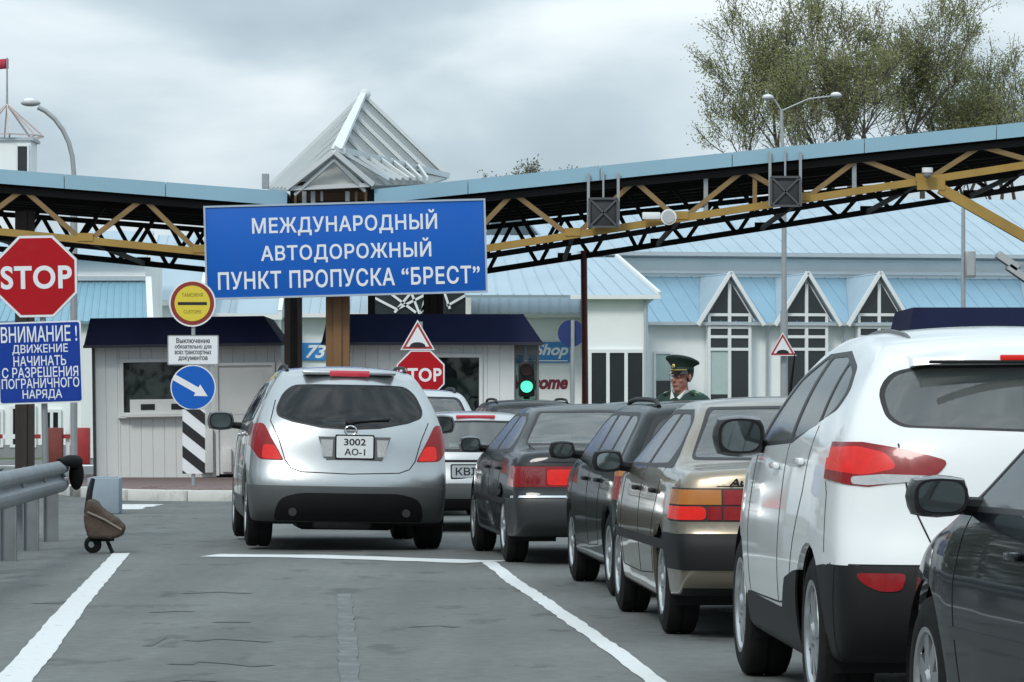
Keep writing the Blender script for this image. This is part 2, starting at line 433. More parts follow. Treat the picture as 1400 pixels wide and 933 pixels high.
# ------------------------------------------------------------------ the setting: ground, road, markings, island
def sheet(name, poly, z, m, parent=None, thick=0.0):
    b = MB(); n = len(poly)
    b.add([(x, y, z) for x, y in poly], [tuple(range(n))])
    o = b.build(name, m, parent, fix=False)
    return o
def subdivided_sheet(name, x0, x1, y0, y1, z, m):
    return sheet(name, [(x0, y0), (x1, y0), (x1, y1), (x0, y1)], z, m)
GRNDM = mat('waste_ground', (0.10, 0.105, 0.09), 0.95, var=0.3, vscale=0.4, bump=0.3, bscale=8)
tag(subdivided_sheet('ground', -2500, 2500, -60, 4000, -0.010, GRNDM), kind='structure')
tag(subdivided_sheet('road', -22, 40, -20, 104, 0.0, ASPH), kind='structure')
tag(sheet('lawn', [(-30, 104.2), (40, 104.2), (40, 117), (-30, 117)], -0.002, GRASS), kind='structure')

def marking(name, pts, w, m, label, wob=0.02, z=0.004):
    """painted band along pts (x,y) with slightly uneven edges"""
    b = MB(); L = []; 
    dense = []
    for (p, q) in zip(pts[:-1], pts[1:]):
        p, q = Vector(p), Vector(q); n = max(1, int((q-p).length/0.25))
        dense += [p.lerp(q, i/n) for i in range(n)]
    dense.append(Vector(pts[-1]))
    ws = w if hasattr(w, '__len__') else (w, w)
    N = len(dense)
    for i, p in enumerate(dense):
        d = (dense[min(i+1, N-1)] - dense[max(i-1, 0)]).normalized(); nn = Vector((-d.y, d.x))
        hw = (ws[0] + (ws[1]-ws[0])*i/(N-1))/2
        a = p + nn*(hw + random.uniform(-wob, wob)); c = p - nn*(hw + random.uniform(-wob, wob))
        L.append((a.x, a.y, z)); L.append((c.x, c.y, z))
    b.add(L, [(2*i, 2*i+1, 2*i+3, 2*i+2) for i in range(N-1)])
    o = b.build(name, m, None, fix=True)
    for poly in o.data.polygons:
        if poly.normal.z < 0: poly.flip()
    return tag(o, kind='structure')
def G(px, py):          # ground point under a photo pixel
    z = FPX*CH/(py-HOR); return (GX(px, z), z)
marking('road_edge_line', [(-1.9, 10), G(-10, 960), G(45, 900), G(105, 825), G(166, 757)], (0.21, 0.15), PAINT, '', 0.006)
marking('lane_line', [(1.05, 12), G(905, 940), G(850, 897), G(780, 848), G(725, 810), G(700, 795), G(686, 782), G(668, 769)], (0.085, 0.13), PAINT, '', 0.008)
marking('stop_line', [G(286, 760), G(420, 761), G(668, 769)], 0.62, PAINT, '', 0.05)
marking('worn_lane_line', [G(482, 1000), G(478, 933), G(471, 812)], 0.10, PAINT_WORN, '', 0.01)
marking('give_way_line', [G(163, 697), G(192, 690)], 0.55, PAINT, '', 0.08)
marking('far_edge_line', [G(30, 638), G(128, 636)], 2.4, PAINT, '', 0.1)
marking('bay_line', [G(1000, 838), G(1100, 836)], 0.4, PAINT, '', 0.03)

TAR = mat('tar', (0.088, 0.092, 0.088), 0.75, var=0.3, vscale=9, bump=0.3, bscale=60)
for pts, w in (([(262, 877), (300, 874), (345, 877), (372, 878)], .10), ([(238, 909), (270, 905), (320, 908), (366, 911)], .14), ([(196, 934), (240, 929), (300, 931), (362, 936)], .16), ([(310, 852), (322, 850), (332, 852)], .16), ([(204, 884), (214, 878), (220, 872)], .05),
               ([(255, 812), (300, 810), (340, 812)], .10), ([(205, 838), (240, 836), (262, 837)], .10), ([(60, 826), (90, 823), (112, 826)], .14), ([(560, 858), (600, 856), (626, 858)], .07)):
    marking('tar_streak', [G(*p) for p in pts], w, TAR, '', w*0.33, 0.003)
# kerbed traffic island under the booths
def island():
    out = [(-5.5, 57.4), (-4.6, 56.9), (-3.4, 56.8), (-2.2, 57.0), (-1.0, 58.0), (-0.2, 60.0), (0.75, 62.5), (0.75, 74), (-7.6, 74), (-7.6, 64), (-6.4, 59.5)]
    H = 0.15
    b = MB(); n = len(out)
    inn = []
    cx = sum(p[0] for p in out)/n; cy = sum(p[1] for p in out)/n
    for x, y in out:
        d = Vector((cx-x, cy-y)).normalized()*0.16; inn.append((x+d.x, y+d.y))
    b.add([(x, y, H-0.01) for x, y in inn] + [(x, y, -0.02) for x, y in inn], [tuple(range(n))] + [(i, (i+1) % n, n+(i+1) % n, n+i) for i in range(n)])
    isl = tag(b.build('traffic_island', PAVER), kind='structure')
    # kerbstones one by one
    for i in range(n):
        p, q = Vector(out[i]), Vector(out[(i+1) % n]); L = (q-p).length; k = max(1, round(L/0.95))
        for j in range(k):
            a = p.lerp(q, j/k); c = p.lerp(q, (j+1)/k); d = (c-a).normalized()
            a2 = a + d*0.012; c2 = c - d*0.012; nn = Vector((-d.y, d.x)); jit = random.uniform(-0.012, 0.012)
            nn = nn if nn.dot(Vector((cx, cy))-a) > 0 else -nn
            m = MB(); m.cbox((0, 0, 0), ((c2-a2).length, 0.16, 0.2), 0.018)
            o = m.build('kerbstone', KERBD if (i*5+j) % 3 == 1 else KERBW, isl, smooth=True)
            mid = (a2+c2)/2 + nn*(0.08+jit); o.location = (mid.x, mid.y, H-0.095+jit*0.4); o.rotation_euler = (0, 0, math.atan2(d.y, d.x))
    # paving slabs on the visible nose of the island
    me = None
    for r in range(7):
        for c in range(11):
            x = -5.2 + c*0.5 + (r % 2)*0.25; y = 57.4 + r*0.5
            if x > -1.2 or x < -6.2 + 0.1*(y < 58.5) or (x < -5.0 and y < 58.6): continue
            if me is None:
                o = MB().cbox((0, 0, 0), (0.48, 0.48, 0.04), 0.006).build('paving_slab', PAVER, isl, smooth=True); me = o.data
            else:
                o = bpy.data.objects.new('paving_slab', me); COL.objects.link(o); o.parent = isl
            o.location = (x, y, 0.140 + random.uniform(-0.003, 0.003))
island()

# ------------------------------------------------------------------ canopy: two sloping wings on lattice trusses
NZ, MZ, FZ = 66.0, 69.2, 76.5
def canopy(name, label, xa, xb, topf, chordf, tops, bots, joints):
    """topf/chordf: photo row of fascia top / lower chord at photo column, on the near plane"""
    root = empty(name, (GX((xa+xb)/2, NZ), NZ, 0))
    tag(root, label, 'canopy')
    O = root.location
    def W(px, row, y): v = P(px, row, NZ); return Vector((v.x, y, v.z)) - O
    def top(px, y): return W(px, topf(px), y)
    def low(px, y): return W(px, chordf(px), y)
    # roof slab and its purlins
    b = MB(); t = 0.10; n = 10
    xs = [xa + (xb-xa)*i/n for i in range(n+1)]
    for i in range(n):
        a, c = top(xs[i], NZ-0.1), top(xs[i+1], NZ-0.1); d, e = top(xs[i+1], FZ+0.4), top(xs[i], FZ+0.4)
        dz = Vector((0, 0, -0.06)); dz2 = Vector((0, 0, -0.14))
        b.add([a+dz, c+dz, d+dz, e+dz, a+dz2, c+dz2, d+dz2, e+dz2], [(0, 1, 2, 3), (7, 6, 5, 4), (4, 5, 1, 0), (6, 7, 3, 2), (5, 6, 2, 1), (7, 4, 0, 3)])
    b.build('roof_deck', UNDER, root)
    for i in range(n):
        a, c = top(xs[i], 0), top(xs[i+1], 0)
        q = MB()
        for z0, z1 in ((NZ-0.16, FZ+0.5),):
            up = Vector((0, 0, 0.02))
            A, C = Vector((a.x, z0, a.z)), Vector((c.x, z0, c.z)); D, E = Vector((c.x, z1, c.z)), Vector((a.x, z1, a.z))
            for v in (A, C, D, E): v.y -= O.y
            dn = Vector((0, 0, -0.05))
            q.add([A, C, D, E, A+dn, C+dn, D+dn, E+dn], [(0, 1, 2, 3), (7, 6, 5, 4), (4, 5, 1, 0), (6, 7, 3, 2), (5, 6, 2, 1), (7, 4, 0, 3)])
        q.build('roof_sheet', ROOFB, root)
    for k in range(9):
        y = NZ + 0.5 + k*1.2
        MB().beam(top(xa, y)+Vector((0, 0, -0.19)), top(xb, y)+Vector((0, 0, -0.19)), 0.08, 0.10).build('purlin', DARK_SHADED_ST, root)
    # fascia panels
    for p, q in zip(joints[:-1], joints[1:]):
        A, C = top(p, NZ-0.24), top(q, NZ-0.24); g = (C-A).normalized()*0.006
        A, C = A+g, C-g; h = Vector((0, 0, -0.215)); d = Vector((0, 0.05, 0))
        u = Vector((0, 0, 0.02))
        MB().add([A+u, C+u, C+h, A+h, A+u+d, C+u+d, C+h+d, A+h+d], [(0, 3, 2, 1), (4, 5, 6, 7), (0, 1, 5, 4), (1, 2, 6, 5), (2, 3, 7, 6), (3, 0, 4, 7)]).build('fascia_panel', FASC, root)
    # trusses
    for y, mc, md, w in ((NZ, OCHREL, OCHRE, 0.105), (MZ, DARK_SHADED_ST, DARK_SHADED_ST, 0.085), (FZ, DARK_SHADED_ST, DARK_SHADED_ST, 0.095)):  # inner trusses: shade under the roof is put into their near-black colour
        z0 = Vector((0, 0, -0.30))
        MB().beam(top(xa, y)+z0, top(xb, y)+z0, w, w).build('top_chord', DARK_SHADED_ST, root)
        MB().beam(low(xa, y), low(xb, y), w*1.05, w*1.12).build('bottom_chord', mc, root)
        nodes = sorted([(x, 't') for x in tops] + [(x, 'b') for x in bots])
        if y != NZ:      # the inner trusses have twice as many, shorter panels
            xs2 = [a for a, _ in nodes]; xs2 = sorted(xs2+[(a+b)/2 for a, b in zip(xs2[:-1], xs2[1:])]); nodes = [(a, 'tb'[k % 2]) for k, a in enumerate(xs2)]
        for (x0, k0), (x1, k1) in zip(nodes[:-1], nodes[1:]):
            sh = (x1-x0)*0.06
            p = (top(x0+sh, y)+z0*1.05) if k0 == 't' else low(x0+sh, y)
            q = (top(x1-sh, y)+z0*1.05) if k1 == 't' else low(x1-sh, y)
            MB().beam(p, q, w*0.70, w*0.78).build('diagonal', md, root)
        for x in bots:      # gusset plates
            if xa < x < xb:
                c = low(x, y-0.065); MB().box(c + Vector((0, 0, 0.05)), (0.26, 0.012, 0.13)).build('gusset_plate', mc, root)
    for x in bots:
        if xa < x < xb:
            MB().beam(low(x, NZ), low(x, MZ), 0.07, 0.07).build('cross_tie', DARK_SHADED_ST, root)
            MB().beam(low(x, MZ), low(x, FZ), 0.07, 0.07).build('cross_tie', DARK_SHADED_ST, root)
    return root, W
rtop = lambda x: 262 - 0.1034*(x-510)
rlow = lambda x: 340 - 0.155*(x-665)
canR, WR = canopy('lane_canopy', 'long canopy wing with yellow lattice truss sloping up on the right of the blue sign', 512, 1560, rtop, rlow,
                  [535, 702, 868, 1018, 1175, 1341, 1510], [618, 783, 930, 1095, 1262, 1425, 1560], [512, 640, 820, 1000, 1180, 1360, 1560])
ltop = lambda x: 265 - 0.078*(395-x)
llow = lambda x: 344 - 0.10*(270-x)
canL, WL = canopy('lane_canopy', 'canopy wing with ochre truss on the left, running behind the red STOP sign', -190, 394, ltop, llow,
                  [-128, 32, 196, 355], [-190, -45, 117, 275, 394], [-190, -60, 90, 228, 394])
def column(root, px, y, zt, w, m, d=None):
    b = MB(); x = GX(px, y); O = root.location
    d = d or w
    b.box((x-O.x, y-O.y, zt/2), (w*0.35, d, zt)); b.box((x-O.x-w*0.34, y-O.y, zt/2), (w*0.32, d*0.8, zt-0.004)); b.box((x-O.x+w*0.34, y-O.y, zt/2), (w*0.32, d*0.8, zt-0.004))
    b.box((x-O.x, y-O.y, 0.17), (w*1.6, d*1.6, 0.04))
    return b.build('column', m, root)
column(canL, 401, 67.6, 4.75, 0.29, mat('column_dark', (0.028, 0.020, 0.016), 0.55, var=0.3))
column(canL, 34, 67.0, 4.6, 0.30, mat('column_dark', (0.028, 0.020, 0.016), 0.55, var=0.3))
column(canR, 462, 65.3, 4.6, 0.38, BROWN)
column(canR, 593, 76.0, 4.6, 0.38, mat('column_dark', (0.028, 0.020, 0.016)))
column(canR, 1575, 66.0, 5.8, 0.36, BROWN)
def red_post():
    O = canR.location
    b = MB(); x = GX(801, 76.5)
    b.tube([(x-O.x, 76.5-O.y, 0), (x-O.x-0.04, 76.5-O.y, GZ(343, 76.5))], 0.062, 12)
    o = b.build('column', mat('dark_red_post', (0.20, 0.050, 0.045), 0.5, var=0.25), canR, smooth=True); o['label'] = 'thin dark red round support post'
red_post()
# raking strut at the right
MB().beam(WR(1285, 258, NZ-0.02), WR(1570, 420, NZ-0.02), 0.16, 0.17).build('strut', OCHREL, canR)
# junction node where the strut meets the truss
MB().box(WR(1272, 252, NZ-0.1), (0.46, 0.03, 0.20)).build('gusset_plate', OCHREL, canR)
for px, dark in ((1032, 0), (1168, 0), (965, 0)):
    MB().beam(WR(px, rtop(px)+22, NZ+0.03), WR(px, rlow(px), NZ+0.03), 0.07).build('hanger', OCHRE if px == 1032 else POLE, canR)
# lane signals seen from behind: boxes with crossed bracing, hung from the truss
def lane_signal(px, py, size, label):
    c = P(px, py, NZ-0.4); r = empty('lane_signal', (c.x, c.y, c.z)); tag(r, label, 'signal', 'lane signal boxes hung on the truss')
    s = size; m = mat('signal_frame', (0.10, 0.10, 0.105), 0.5, metal=0.4, var=0.2); mb = mat('signal_box', (0.032, 0.033, 0.036), 0.6, var=0.2)
    MB().cbox((0, 0.12, 0), (s*0.96, 0.18, s*0.96), 0.02).build('housing', mb, r, smooth=True)
    for x0, z0, x1, z1 in ((-1, -1, 1, -1), (-1, 1, 1, 1), (-1, -1, -1, 1), (1, -1, 1, 1)):
        MB().beam((x0*s/2, 0, z0*s/2), (x1*s/2, 0, z1*s/2), 0.035).build('frame_bar', m, r)
    for x0, z0, x1, z1 in ((-1, -1, 1, 1), (-1, 1, 1, -1)):
        MB().beam((x0*s/2, 0.008*x0*z0*z1, z0*s/2), (x1*s/2, 0.008*x0*z0*z1, z1*s/2), 0.03).build('brace', m, r)
    for sx in (-0.5, 0.5):
        MB().beam((sx*s*1.06, 0.1, -s/2), (sx*s*1.06, 0.1, s*0.5+0.42), 0.045).build('hanger', POLE, r)
    MB().beam((0, 0.1, s/2), (0, 0.1, s/2+0.45), 0.03).build('hanger', POLE, r)
lane_signal(825, 291, 0.46, 'grey lane signal box with crossed bracing just right of the blue sign')
lane_signal(1074, 262, 0.47, 'grey lane signal box with crossed bracing under the roof, nearer the tree')
def disc(mb, c, r, t, n=28):
    """disc facing -y"""
    mb.prism([(c[0]+r*math.cos(2*math.pi*k/n), c[2]+r*math.sin(2*math.pi*k/n)) for k in range(n)], c[1], c[1]+t); return mb
def truss_bits():
    c = P(914, 297, NZ-0.3); r = empty('floodlight', c); tag(r, 'round white floodlight clamped to the yellow truss', 'floodlight')
    disc(MB(), (0, -0.05, 0), 0.13, 0.1).build('housing', TRIMW, r, smooth=True)
    disc(MB(), (0, -0.07, 0), 0.10, 0.015).build('lens', LAMP_W, r)
    MB().beam((0, 0.05, 0), (0, 0.26, 0), 0.05).build('bracket', POLE, r)
    MB().cbox((-0.28, 0.05, 0.02), (0.3, 0.12, 0.12), 0.02).build('ballast_box', TRIMW, r, smooth=True)
    c = P(1268, 238, NZ-0.3); r = empty('camera_dome', c); tag(r, 'small white dome camera on the truss near the raking strut', 'camera')
    MB().ball((0, 0, 0), (0.075, 0.075, 0.07)).build('dome', mat('dome_glass', (0.25, 0.26, 0.27), 0.1), r, smooth=True)
    MB().tube([(0, 0, 0.02), (0, 0, 0.10)], 0.09, 14).build('cap', TRIMW, r, smooth=True)
    MB().beam((0, 0.02, 0.05), (0, 0.25, 0.05), 0.04).build('bracket', POLE, r)
truss_bits()

# ------------------------------------------------------------------ pyramid pavilion over the sign
def pavilion():
    root = empty('pyramid_pavilion', (GX(490, 71), 71, 0)); tag(root, 'pale ribbed pyramid roof with a small front gable above the blue sign', 'pavilion')
    O = root.location
    W = lambda px, py, z: P(px, py, z) - O
    PANEL = glassmat('pavilion_glazing', (0.74, 0.80, 0.80), 0.12, 1.5, 0.30)
    PANELG = PANEL
    RIB = mat('pavilion_rib', (0.60, 0.63, 0.63), 0.35, var=0.04)
    RIBG = mat('pavilion_rib_grey', (0.50, 0.54, 0.54), 0.4, var=0.06)
    A = W(497, 132, 71); Gf = W(457, 209, 65.6); E1 = W(393, 259, 65.9); E2 = W(510, 254, 65.9)
    Lc = W(366, 259, 71); Rc = W(612, 243, 71); C = W(585, 252, 67.5); Bk = W(495, 262, 78)
    def slab(name, pts, m, t=0.04):
        n = (Vector(pts[1])-Vector(pts[0])).cross(Vector(pts[2])-Vector(pts[0])).normalized()*t
        k = len(pts); b = MB()
        b.add([Vector(p) for p in pts] + [Vector(p)-n for p in pts], [tuple(range(k)), tuple(range(2*k-1, k-1, -1))] + [(i, k+i, k+(i+1) % k, (i+1) % k) for i in range(k)])
        return b.build(name, m, root)
    slab('roof_panel', [A, Lc, Gf], PANEL); slab('roof_panel', [Lc, E1, Gf], PANEL)
    slab('roof_panel', [A, Gf, Rc], PANELG); slab('roof_panel', [Gf, E2, C, Rc], PANELG) if False else None
    slab('roof_panel', [Gf, E2, C], PANELG); slab('roof_panel', [Gf, C, Rc], PANELG)
    slab('roof_panel', [A, Rc, Bk], PANEL); slab('roof_panel', [A, Bk, Lc], PANEL)
    off = Vector((0, -0.06, 0.03))
    # ribs of the left face (parallel to the left edge), of the right face and of the porch slopes
    for i in range(6):
        t = i/5; b0 = A.lerp(Gf, t); e = Lc.lerp(E1, t) 
        MB().beam(b0+off, e+off, 0.045 if i in (0, 5) else 0.03, 0.06).build('rib', RIB if i in (0, 5) else RIBG, root)
    for i in range(6):
        t = i/5.2; p = A.lerp(Gf, t*0.92); q = Rc.lerp(Gf, max(0.0, t*0.92))
        MB().beam(p+off, q+off, 0.04 if i else 0.07, 0.06).build('rib', RIB if i < 4 else RIBG, root)
    MB().beam(Gf+off+Vector((0.15, 0, 0)), Rc+off, 0.08, 0.10).build('purlin', RIBG, root)
    for i in range(7):
        t = i/7; p = Gf.lerp(Rc, t)+off; q = E2.lerp(C, min(1.0, t*0.8+0.32))+off; p = Gf.lerp(Rc, t*0.85)+off+Vector((0, -.10, .05)); q = p.lerp(q, 0.96)+Vector((0, -.12, .04))
        MB().beam(p, q, 0.04, 0.06).build('rib', RIB, root)
    # broad white ridge cap down to the porch gable
    d = Vector((0.10, 0, 0)); k = off*2.0
    MB().add([A-d*0.5+k, A+d*0.5+k, Gf+d*1.3+k, Gf-d*0.5+k, A-d*0.5, A+d*0.5, Gf+d*1.3, Gf-d*0.5],
             [(0, 3, 2, 1), (4, 5, 6, 7), (0, 1, 5, 4), (1, 2, 6, 5), (2, 3, 7, 6), (3, 0, 4, 7)]).build('ridge_cap', mat('ridge_white', (0.70, 0.72, 0.73), 0.35, var=0.03), root)
    MB().ball(A+Vector((0.02, -0.05, 0.03)), (0.11, 0.11, 0.10)).build('finial', RIB, root, smooth=True)
    # porch gable: infill and barge boards
    slab('gable_infill', [W(411, 256, 65.75), W(498, 253, 65.75), W(457, 216, 65.75)], mat('gable_cream', (0.60, 0.60, 0.55), 0.6, var=0.05))
    for e in (E1, E2):
        f = Vector((0, -0.22, 0)); MB().beam(Gf+f, e+f, 0.08, 0.085).build('barge_board', RIB, root)
    for e, g in ((E1, 0.13), (E2, 0.13)):
        f = Vector((0, -0.16, -g)); MB().beam(Gf+f, e+f+Vector((0.13 if e is E1 else -0.13, 0, 0.03)), 0.05, 0.05).build('barge_trim', RIBG, root)
    MB().beam(E1+Vector((0.05, -0.2, 0.0)), E2+Vector((-0.05, -0.2, 0)), 0.08, 0.07).build('tie_beam', RIB, root)
    # brown band of the drum with short posts below the porch
    b = MB(); a, c = W(400, 262, 66.2), W(509, 258, 66.2)
    b.beam(a+Vector((0, 0, -0.10)), c+Vector((0, 0, -0.12)), 0.1, 0.12); b.build('ring_beam', mat('drum_brown', (0.10, 0.05, 0.02), 0.6, var=0.3), root)
    MB().box((W(455, 270, 66.7)).to_tuple(), (1.25, 0.3, 0.5)).build('drum', mat('drum_dark', (0.05, 0.03, 0.018), 0.7, var=0.3), root)
    for px in (404, 416, 428, 440, 475, 487, 500):
        p = W(px, 262, 65.95); MB().beam(p, p+Vector((0, 0, -0.24 if px not in (440, 475) else -0.16)), 0.07 if px in (416, 428, 475) else 0.04).build('post', RIB if px in (416, 428, 440, 475) else OCHRE, root)
    for px, z in ((402, 66.2), (508, 66.2), (402, 76), (508, 76)):
        p = W(px, 280, z); MB().beam((p.x, p.y, 0.1), (p.x, p.y, p.z+0.25), 0.12).build('post', DARK_SHADED_ST, root)
    # small grey vent box on the left corner
    MB().cbox(W(363, 248, 70), (0.12, 0.12, 0.26), 0.01).build('vent_box', SBACK, root)
pavilion()

# ------------------------------------------------------------------ big blue name sign
def name_sign():
    z = 64.6; c = P(472.5, 341, z)
    r = empty('name_sign', (c.x, z, c.z), rot=(0, R(-1.55), 0)); tag(r, 'large blue sign with three lines of white Cyrillic lettering under the pyramid roof', 'sign')
    w, h = 383*z/FPX, 126*z/FPX
    MB().cbox((0, 0.03, 0), (w, 0.06, h), 0.008).build('panel', SBLUE, r, smooth=True)
    for cx, cz, sx, sz in ((0, h/2, w+0.03, 0.03), (0, -h/2, w+0.03, 0.03), (-w/2, 0, 0.03, h-0.031), (w/2, 0, 0.03, h-0.031)):
        MB().box((cx, 0.025, cz), (sx, 0.085, sz)).build('frame', mat('sign_frame', (0.45, 0.52, 0.60), 0.4, metal=0.4), r)
    k = z/FPX
    lines = [("МЕЖДУНАРОДНЫЙ", 472, 305, 253, 28), ("АВТОДОРОЖНЫЙ", 473, 343, 233, 27), ("ПУНКТ ПРОПУСКА “БРЕСТ”", 476, 380, 358, 22)]
    for t, px, py, tw, th in lines:
        text_obj('lettering', t, SWHITE, r, (px-472.5)*k, -0.002, (341-py)*k, tw*k, th*k*1.12, bold=0.018, spacing=1.08)
    for sx in (-1.5, 0.0, 1.5):
        MB().beam((sx, 0.07, 0.35), (sx, 1.35, 0.35), 0.07).build('bracket', DARK_SHADED_ST, r)
name_sign()

# ------------------------------------------------------------------ booths
def booth(name, label, px0, px1, z, rowt, roofpx, base=0.14, windows=(), doors=(), lean=0.0, board=0.19, side=None):
    k = z/FPX; xa, xb = GX(px0, z), GX(px1, z); w = xb-xa; cx = (xa+xb)/2; D = 2.6
    root = empty(name, (cx, z, base)); tag(root, label, 'booth')
    ht = GZ(rowt, z) - base; rb = ht - 0.45
    MB().box((0, D/2+0.03, rb/2), (w-0.06, D, rb)).build('core', mat('booth_core', (0.25, 0.26, 0.26), 0.8), root) if not windows else None
    # siding boards, cut around the openings
    ops = [((a-px0)*k-w/2, (b-px0)*k-w/2, GZ(r1, z)-base, GZ(r0, z)-base) for a, b, r0, r1 in list(windows)+list(doors)]
    n = int(w/board); bw = w/n
    cuts = sorted(set([round(-w/2+i*bw, 4) for i in range(n+1)] + [round(q, 4) for o_ in ops for q in o_[:2] if -w/2 < q < w/2]))
    for x0, x1 in zip(cuts[:-1], cuts[1:]):
        xm = (x0+x1)/2
        if x1-x0 < 0.026: continue
        spans = [(0.0, rb)]
        for a, b, z0, z1 in ops:
            if a-0.01 < xm < b+0.01:
                ns = []
                for s0, s1 in spans:
                    if z0 > s0: ns.append((s0, min(z0, s1)))
                    if z1 < s1: ns.append((max(z1, s0), s1))
                spans = ns
        for s0, s1 in spans:
            if s1-s0 < 0.03: continue
            b = MB(); g = 0.012
            prof = [(x0+0.001, 0.008), (x0+g, 0.0), (x1-g, 0.0), (x1-0.001, 0.008), (x1-0.001, 0.05), (x0+0.001, 0.05)]
            m = len(prof)
            b.add([(x, y, s0) for x, y in prof]+[(x, y, s1) for x, y in prof], [tuple(range(m-1, -1, -1)), tuple(range(m, 2*m))]+[(j, (j+1) % m, m+(j+1) % m, m+j) for j in range(m)])
            b.build('siding_board', BOARD, root)
    # side and back walls
    for sx in (-1, 1):
        nb = int(D/board)
        for j in range(nb):
            y0 = 0.055+j*(D-0.06)/nb; y1 = y0+(D-0.06)/nb
            MB().box((sx*(w/2-0.03), (y0+y1)/2, rb/2), (0.05, (y1-y0)-0.012, rb)).build('siding_board', BOARD, root)
        MB().box((sx*(w/2-0.07), D/2+0.03, rb/2), (0.02, D-0.1, rb-0.01)).build('side_wall', mat('booth_core', (0.25, 0.26, 0.26), 0.8), root)
        MB().box((sx*(w/2+0.012), 0.02, rb/2), (0.05, 0.09, rb)).build('corner_post', mat('booth_corner', (0.05, 0.055, 0.06), 0.5) if sx < 0 else PVC, root)
    MB().box((0, D, rb/2), (w-0.1, 0.05, rb)).build('back_wall', mat('booth_core', (0.25, 0.26, 0.26), 0.8), root)
    MB().box((0, D/2, 0.03), (w-0.2, D-0.1, 0.05)).build('floor', ROOMDK, root)
    # roof: dark blue fascia flaring outwards, flat top
    rx0, rx1 = (roofpx[0]-px0)*k-w/2, (roofpx[1]-px0)*k-w/2
    b = MB(); z0, z1 = rb-0.02, ht
    i0, i1 = 0.10, 0.10
    v = [(rx0, -0.35, z0), (rx1, -0.35, z0), (rx1, D+0.3, z0), (rx0, D+0.3, z0),
         (rx0+i0, -0.20, z1), (rx1-i1*3.2, -0.20, z1), (rx1-i1*3.2, D+0.1, z1), (rx0+i0, D+0.1, z1)]
    b.add(v, [(3, 2, 1, 0), (4, 5, 6, 7), (0, 1, 5, 4), (1, 2, 6, 5), (2, 3, 7, 6), (3, 0, 4, 7)]); b.build('roof', NAVY, root)
    MB().box(((rx0+rx1)/2, -0.34, z0-0.015), (rx1-rx0+0.02, 0.06, 0.05)).build('gutter', mat('gutter_dark', (0.02, 0.024, 0.04), 0.5), root)
    # windows
    for (a, b_, r0, r1), (x0, x1, z0, z1) in zip(windows, ops):
        f = 0.06; wn = MB()
        wn.box(((x0+x1)/2, 0.0, z1-f/2), (x1-x0, 0.09, f)).box(((x0+x1)/2, 0.0, z0+f/2), (x1-x0, 0.09, f))
        wn.box((x0+f/2, 0.001, (z0+z1)/2), (f, 0.088, z1-z0-2*f)).box((x1-f/2, 0.001, (z0+z1)/2), (f, 0.088, z1-z0-2*f))
        wo = wn.build('window', PVC, root)
        MB().box(((x0+x1)/2, 0.02, (z0+z1)/2), (x1-x0-2*f, 0.008, z1-z0-2*f)).build('pane', WINDK, wo)
        MB().box(((x0+x1)/2, -0.06, z0-0.02), (x1-x0+0.08, 0.14, 0.03)).build('sill', PVC, wo)
        MB().box(((x0+x1)/2-0.05, 0.16, z0+(z1-z0)*0.40), ((x1-x0)*0.8, 0.02, (z1-z0)*0.62)).build('blind', BLIND, wo)
    for (x0, x1, z0, z1) in ops[len(windows):]:
        dd = MB().box(((x0+x1)/2, 0.015, (z0+z1)/2), (x1-x0-0.10, 0.05, z1-z0-0.05)).build('door', PVC, root)
        MB().box((x0+0.025, -0.004, (z0+z1)/2), (0.05, 0.1, z1-z0)).box((x1-0.025, -0.004, (z0+z1)/2), (0.05, 0.1, z1-z0)).box(((x0+x1)/2, -0.004, z1-0.025), (x1-x0-0.1, 0.1, 0.05)).build('frame', PVC, dd)
        for q in (0.28, 0.72):
            MB().box(((x0+x1)/2, -0.014, z0+(z1-z0)*q), ((x1-x0)*0.62, 0.012, (z1-z0)*0.36)).build('panel', BOARD, dd)
        MB().box((x1-0.14, -0.035, z0+(z1-z0)*0.5), (0.03, 0.05, 0.14)).build('handle', BLACK, dd)
    root.rotation_euler = (0, R(lean), 0)
    return root, w, rb
bo1, w1, rb1 = booth('control_booth', 'grey clad booth with navy roof and service hatch on the left, behind striped marker board', 131, 384, 68.7, 434, (120, 390), windows=((166, 270, 490, 568),), doors=((296, 378, 497, 651),), lean=-0.8)
# service hatch below the window
def hatch():
    k = 68.7/FPX; x0 = (176-131)*k-w1/2; 
    c = GZ(556, 68.7)-0.14
    o = MB().box((x0+0.62, -0.05, c), (1.15, 0.06, 0.26)).build('service_hatch', PVC, bo1)
    for dx in (0.30, 0.82):
        MB().box((x0+dx+0.05, -0.084, c), (0.24, 0.012, 0.10)).build('slot', ROOMDK, o)
    MB().box((x0+0.62, -0.10, c-0.15), (1.28, 0.22, 0.035)).build('counter', PVC, bo1)
    x = (283-131)*k-w1/2
    MB().cbox((x, -0.07, 0.45), (0.24, 0.12, 0.75), 0.01).build('meter_box', PVC, bo1, smooth=True)
    x = (311-131)*k-w1/2
    MB().cbox((x, -0.06, 0.28), (0.16, 0.10, 0.4), 0.01).build('meter_box', PVC, bo1, smooth=True)
hatch()
bo2, w2, rb2 = booth('control_booth', 'grey booth with wide window and navy flared roof behind the middle STOP sign', 449, 700, 66.0, 430, (441, 742), windows=((590, 660, 484, 600),), lean=0.0)
bo3, w3, rb3 = booth('control_booth', 'booth with dark blue roof rising behind the white off-roader at the right edge', 1252, 1500, 60.0, 421, (1238, 1520), windows=((1300, 1400, 470, 560),))
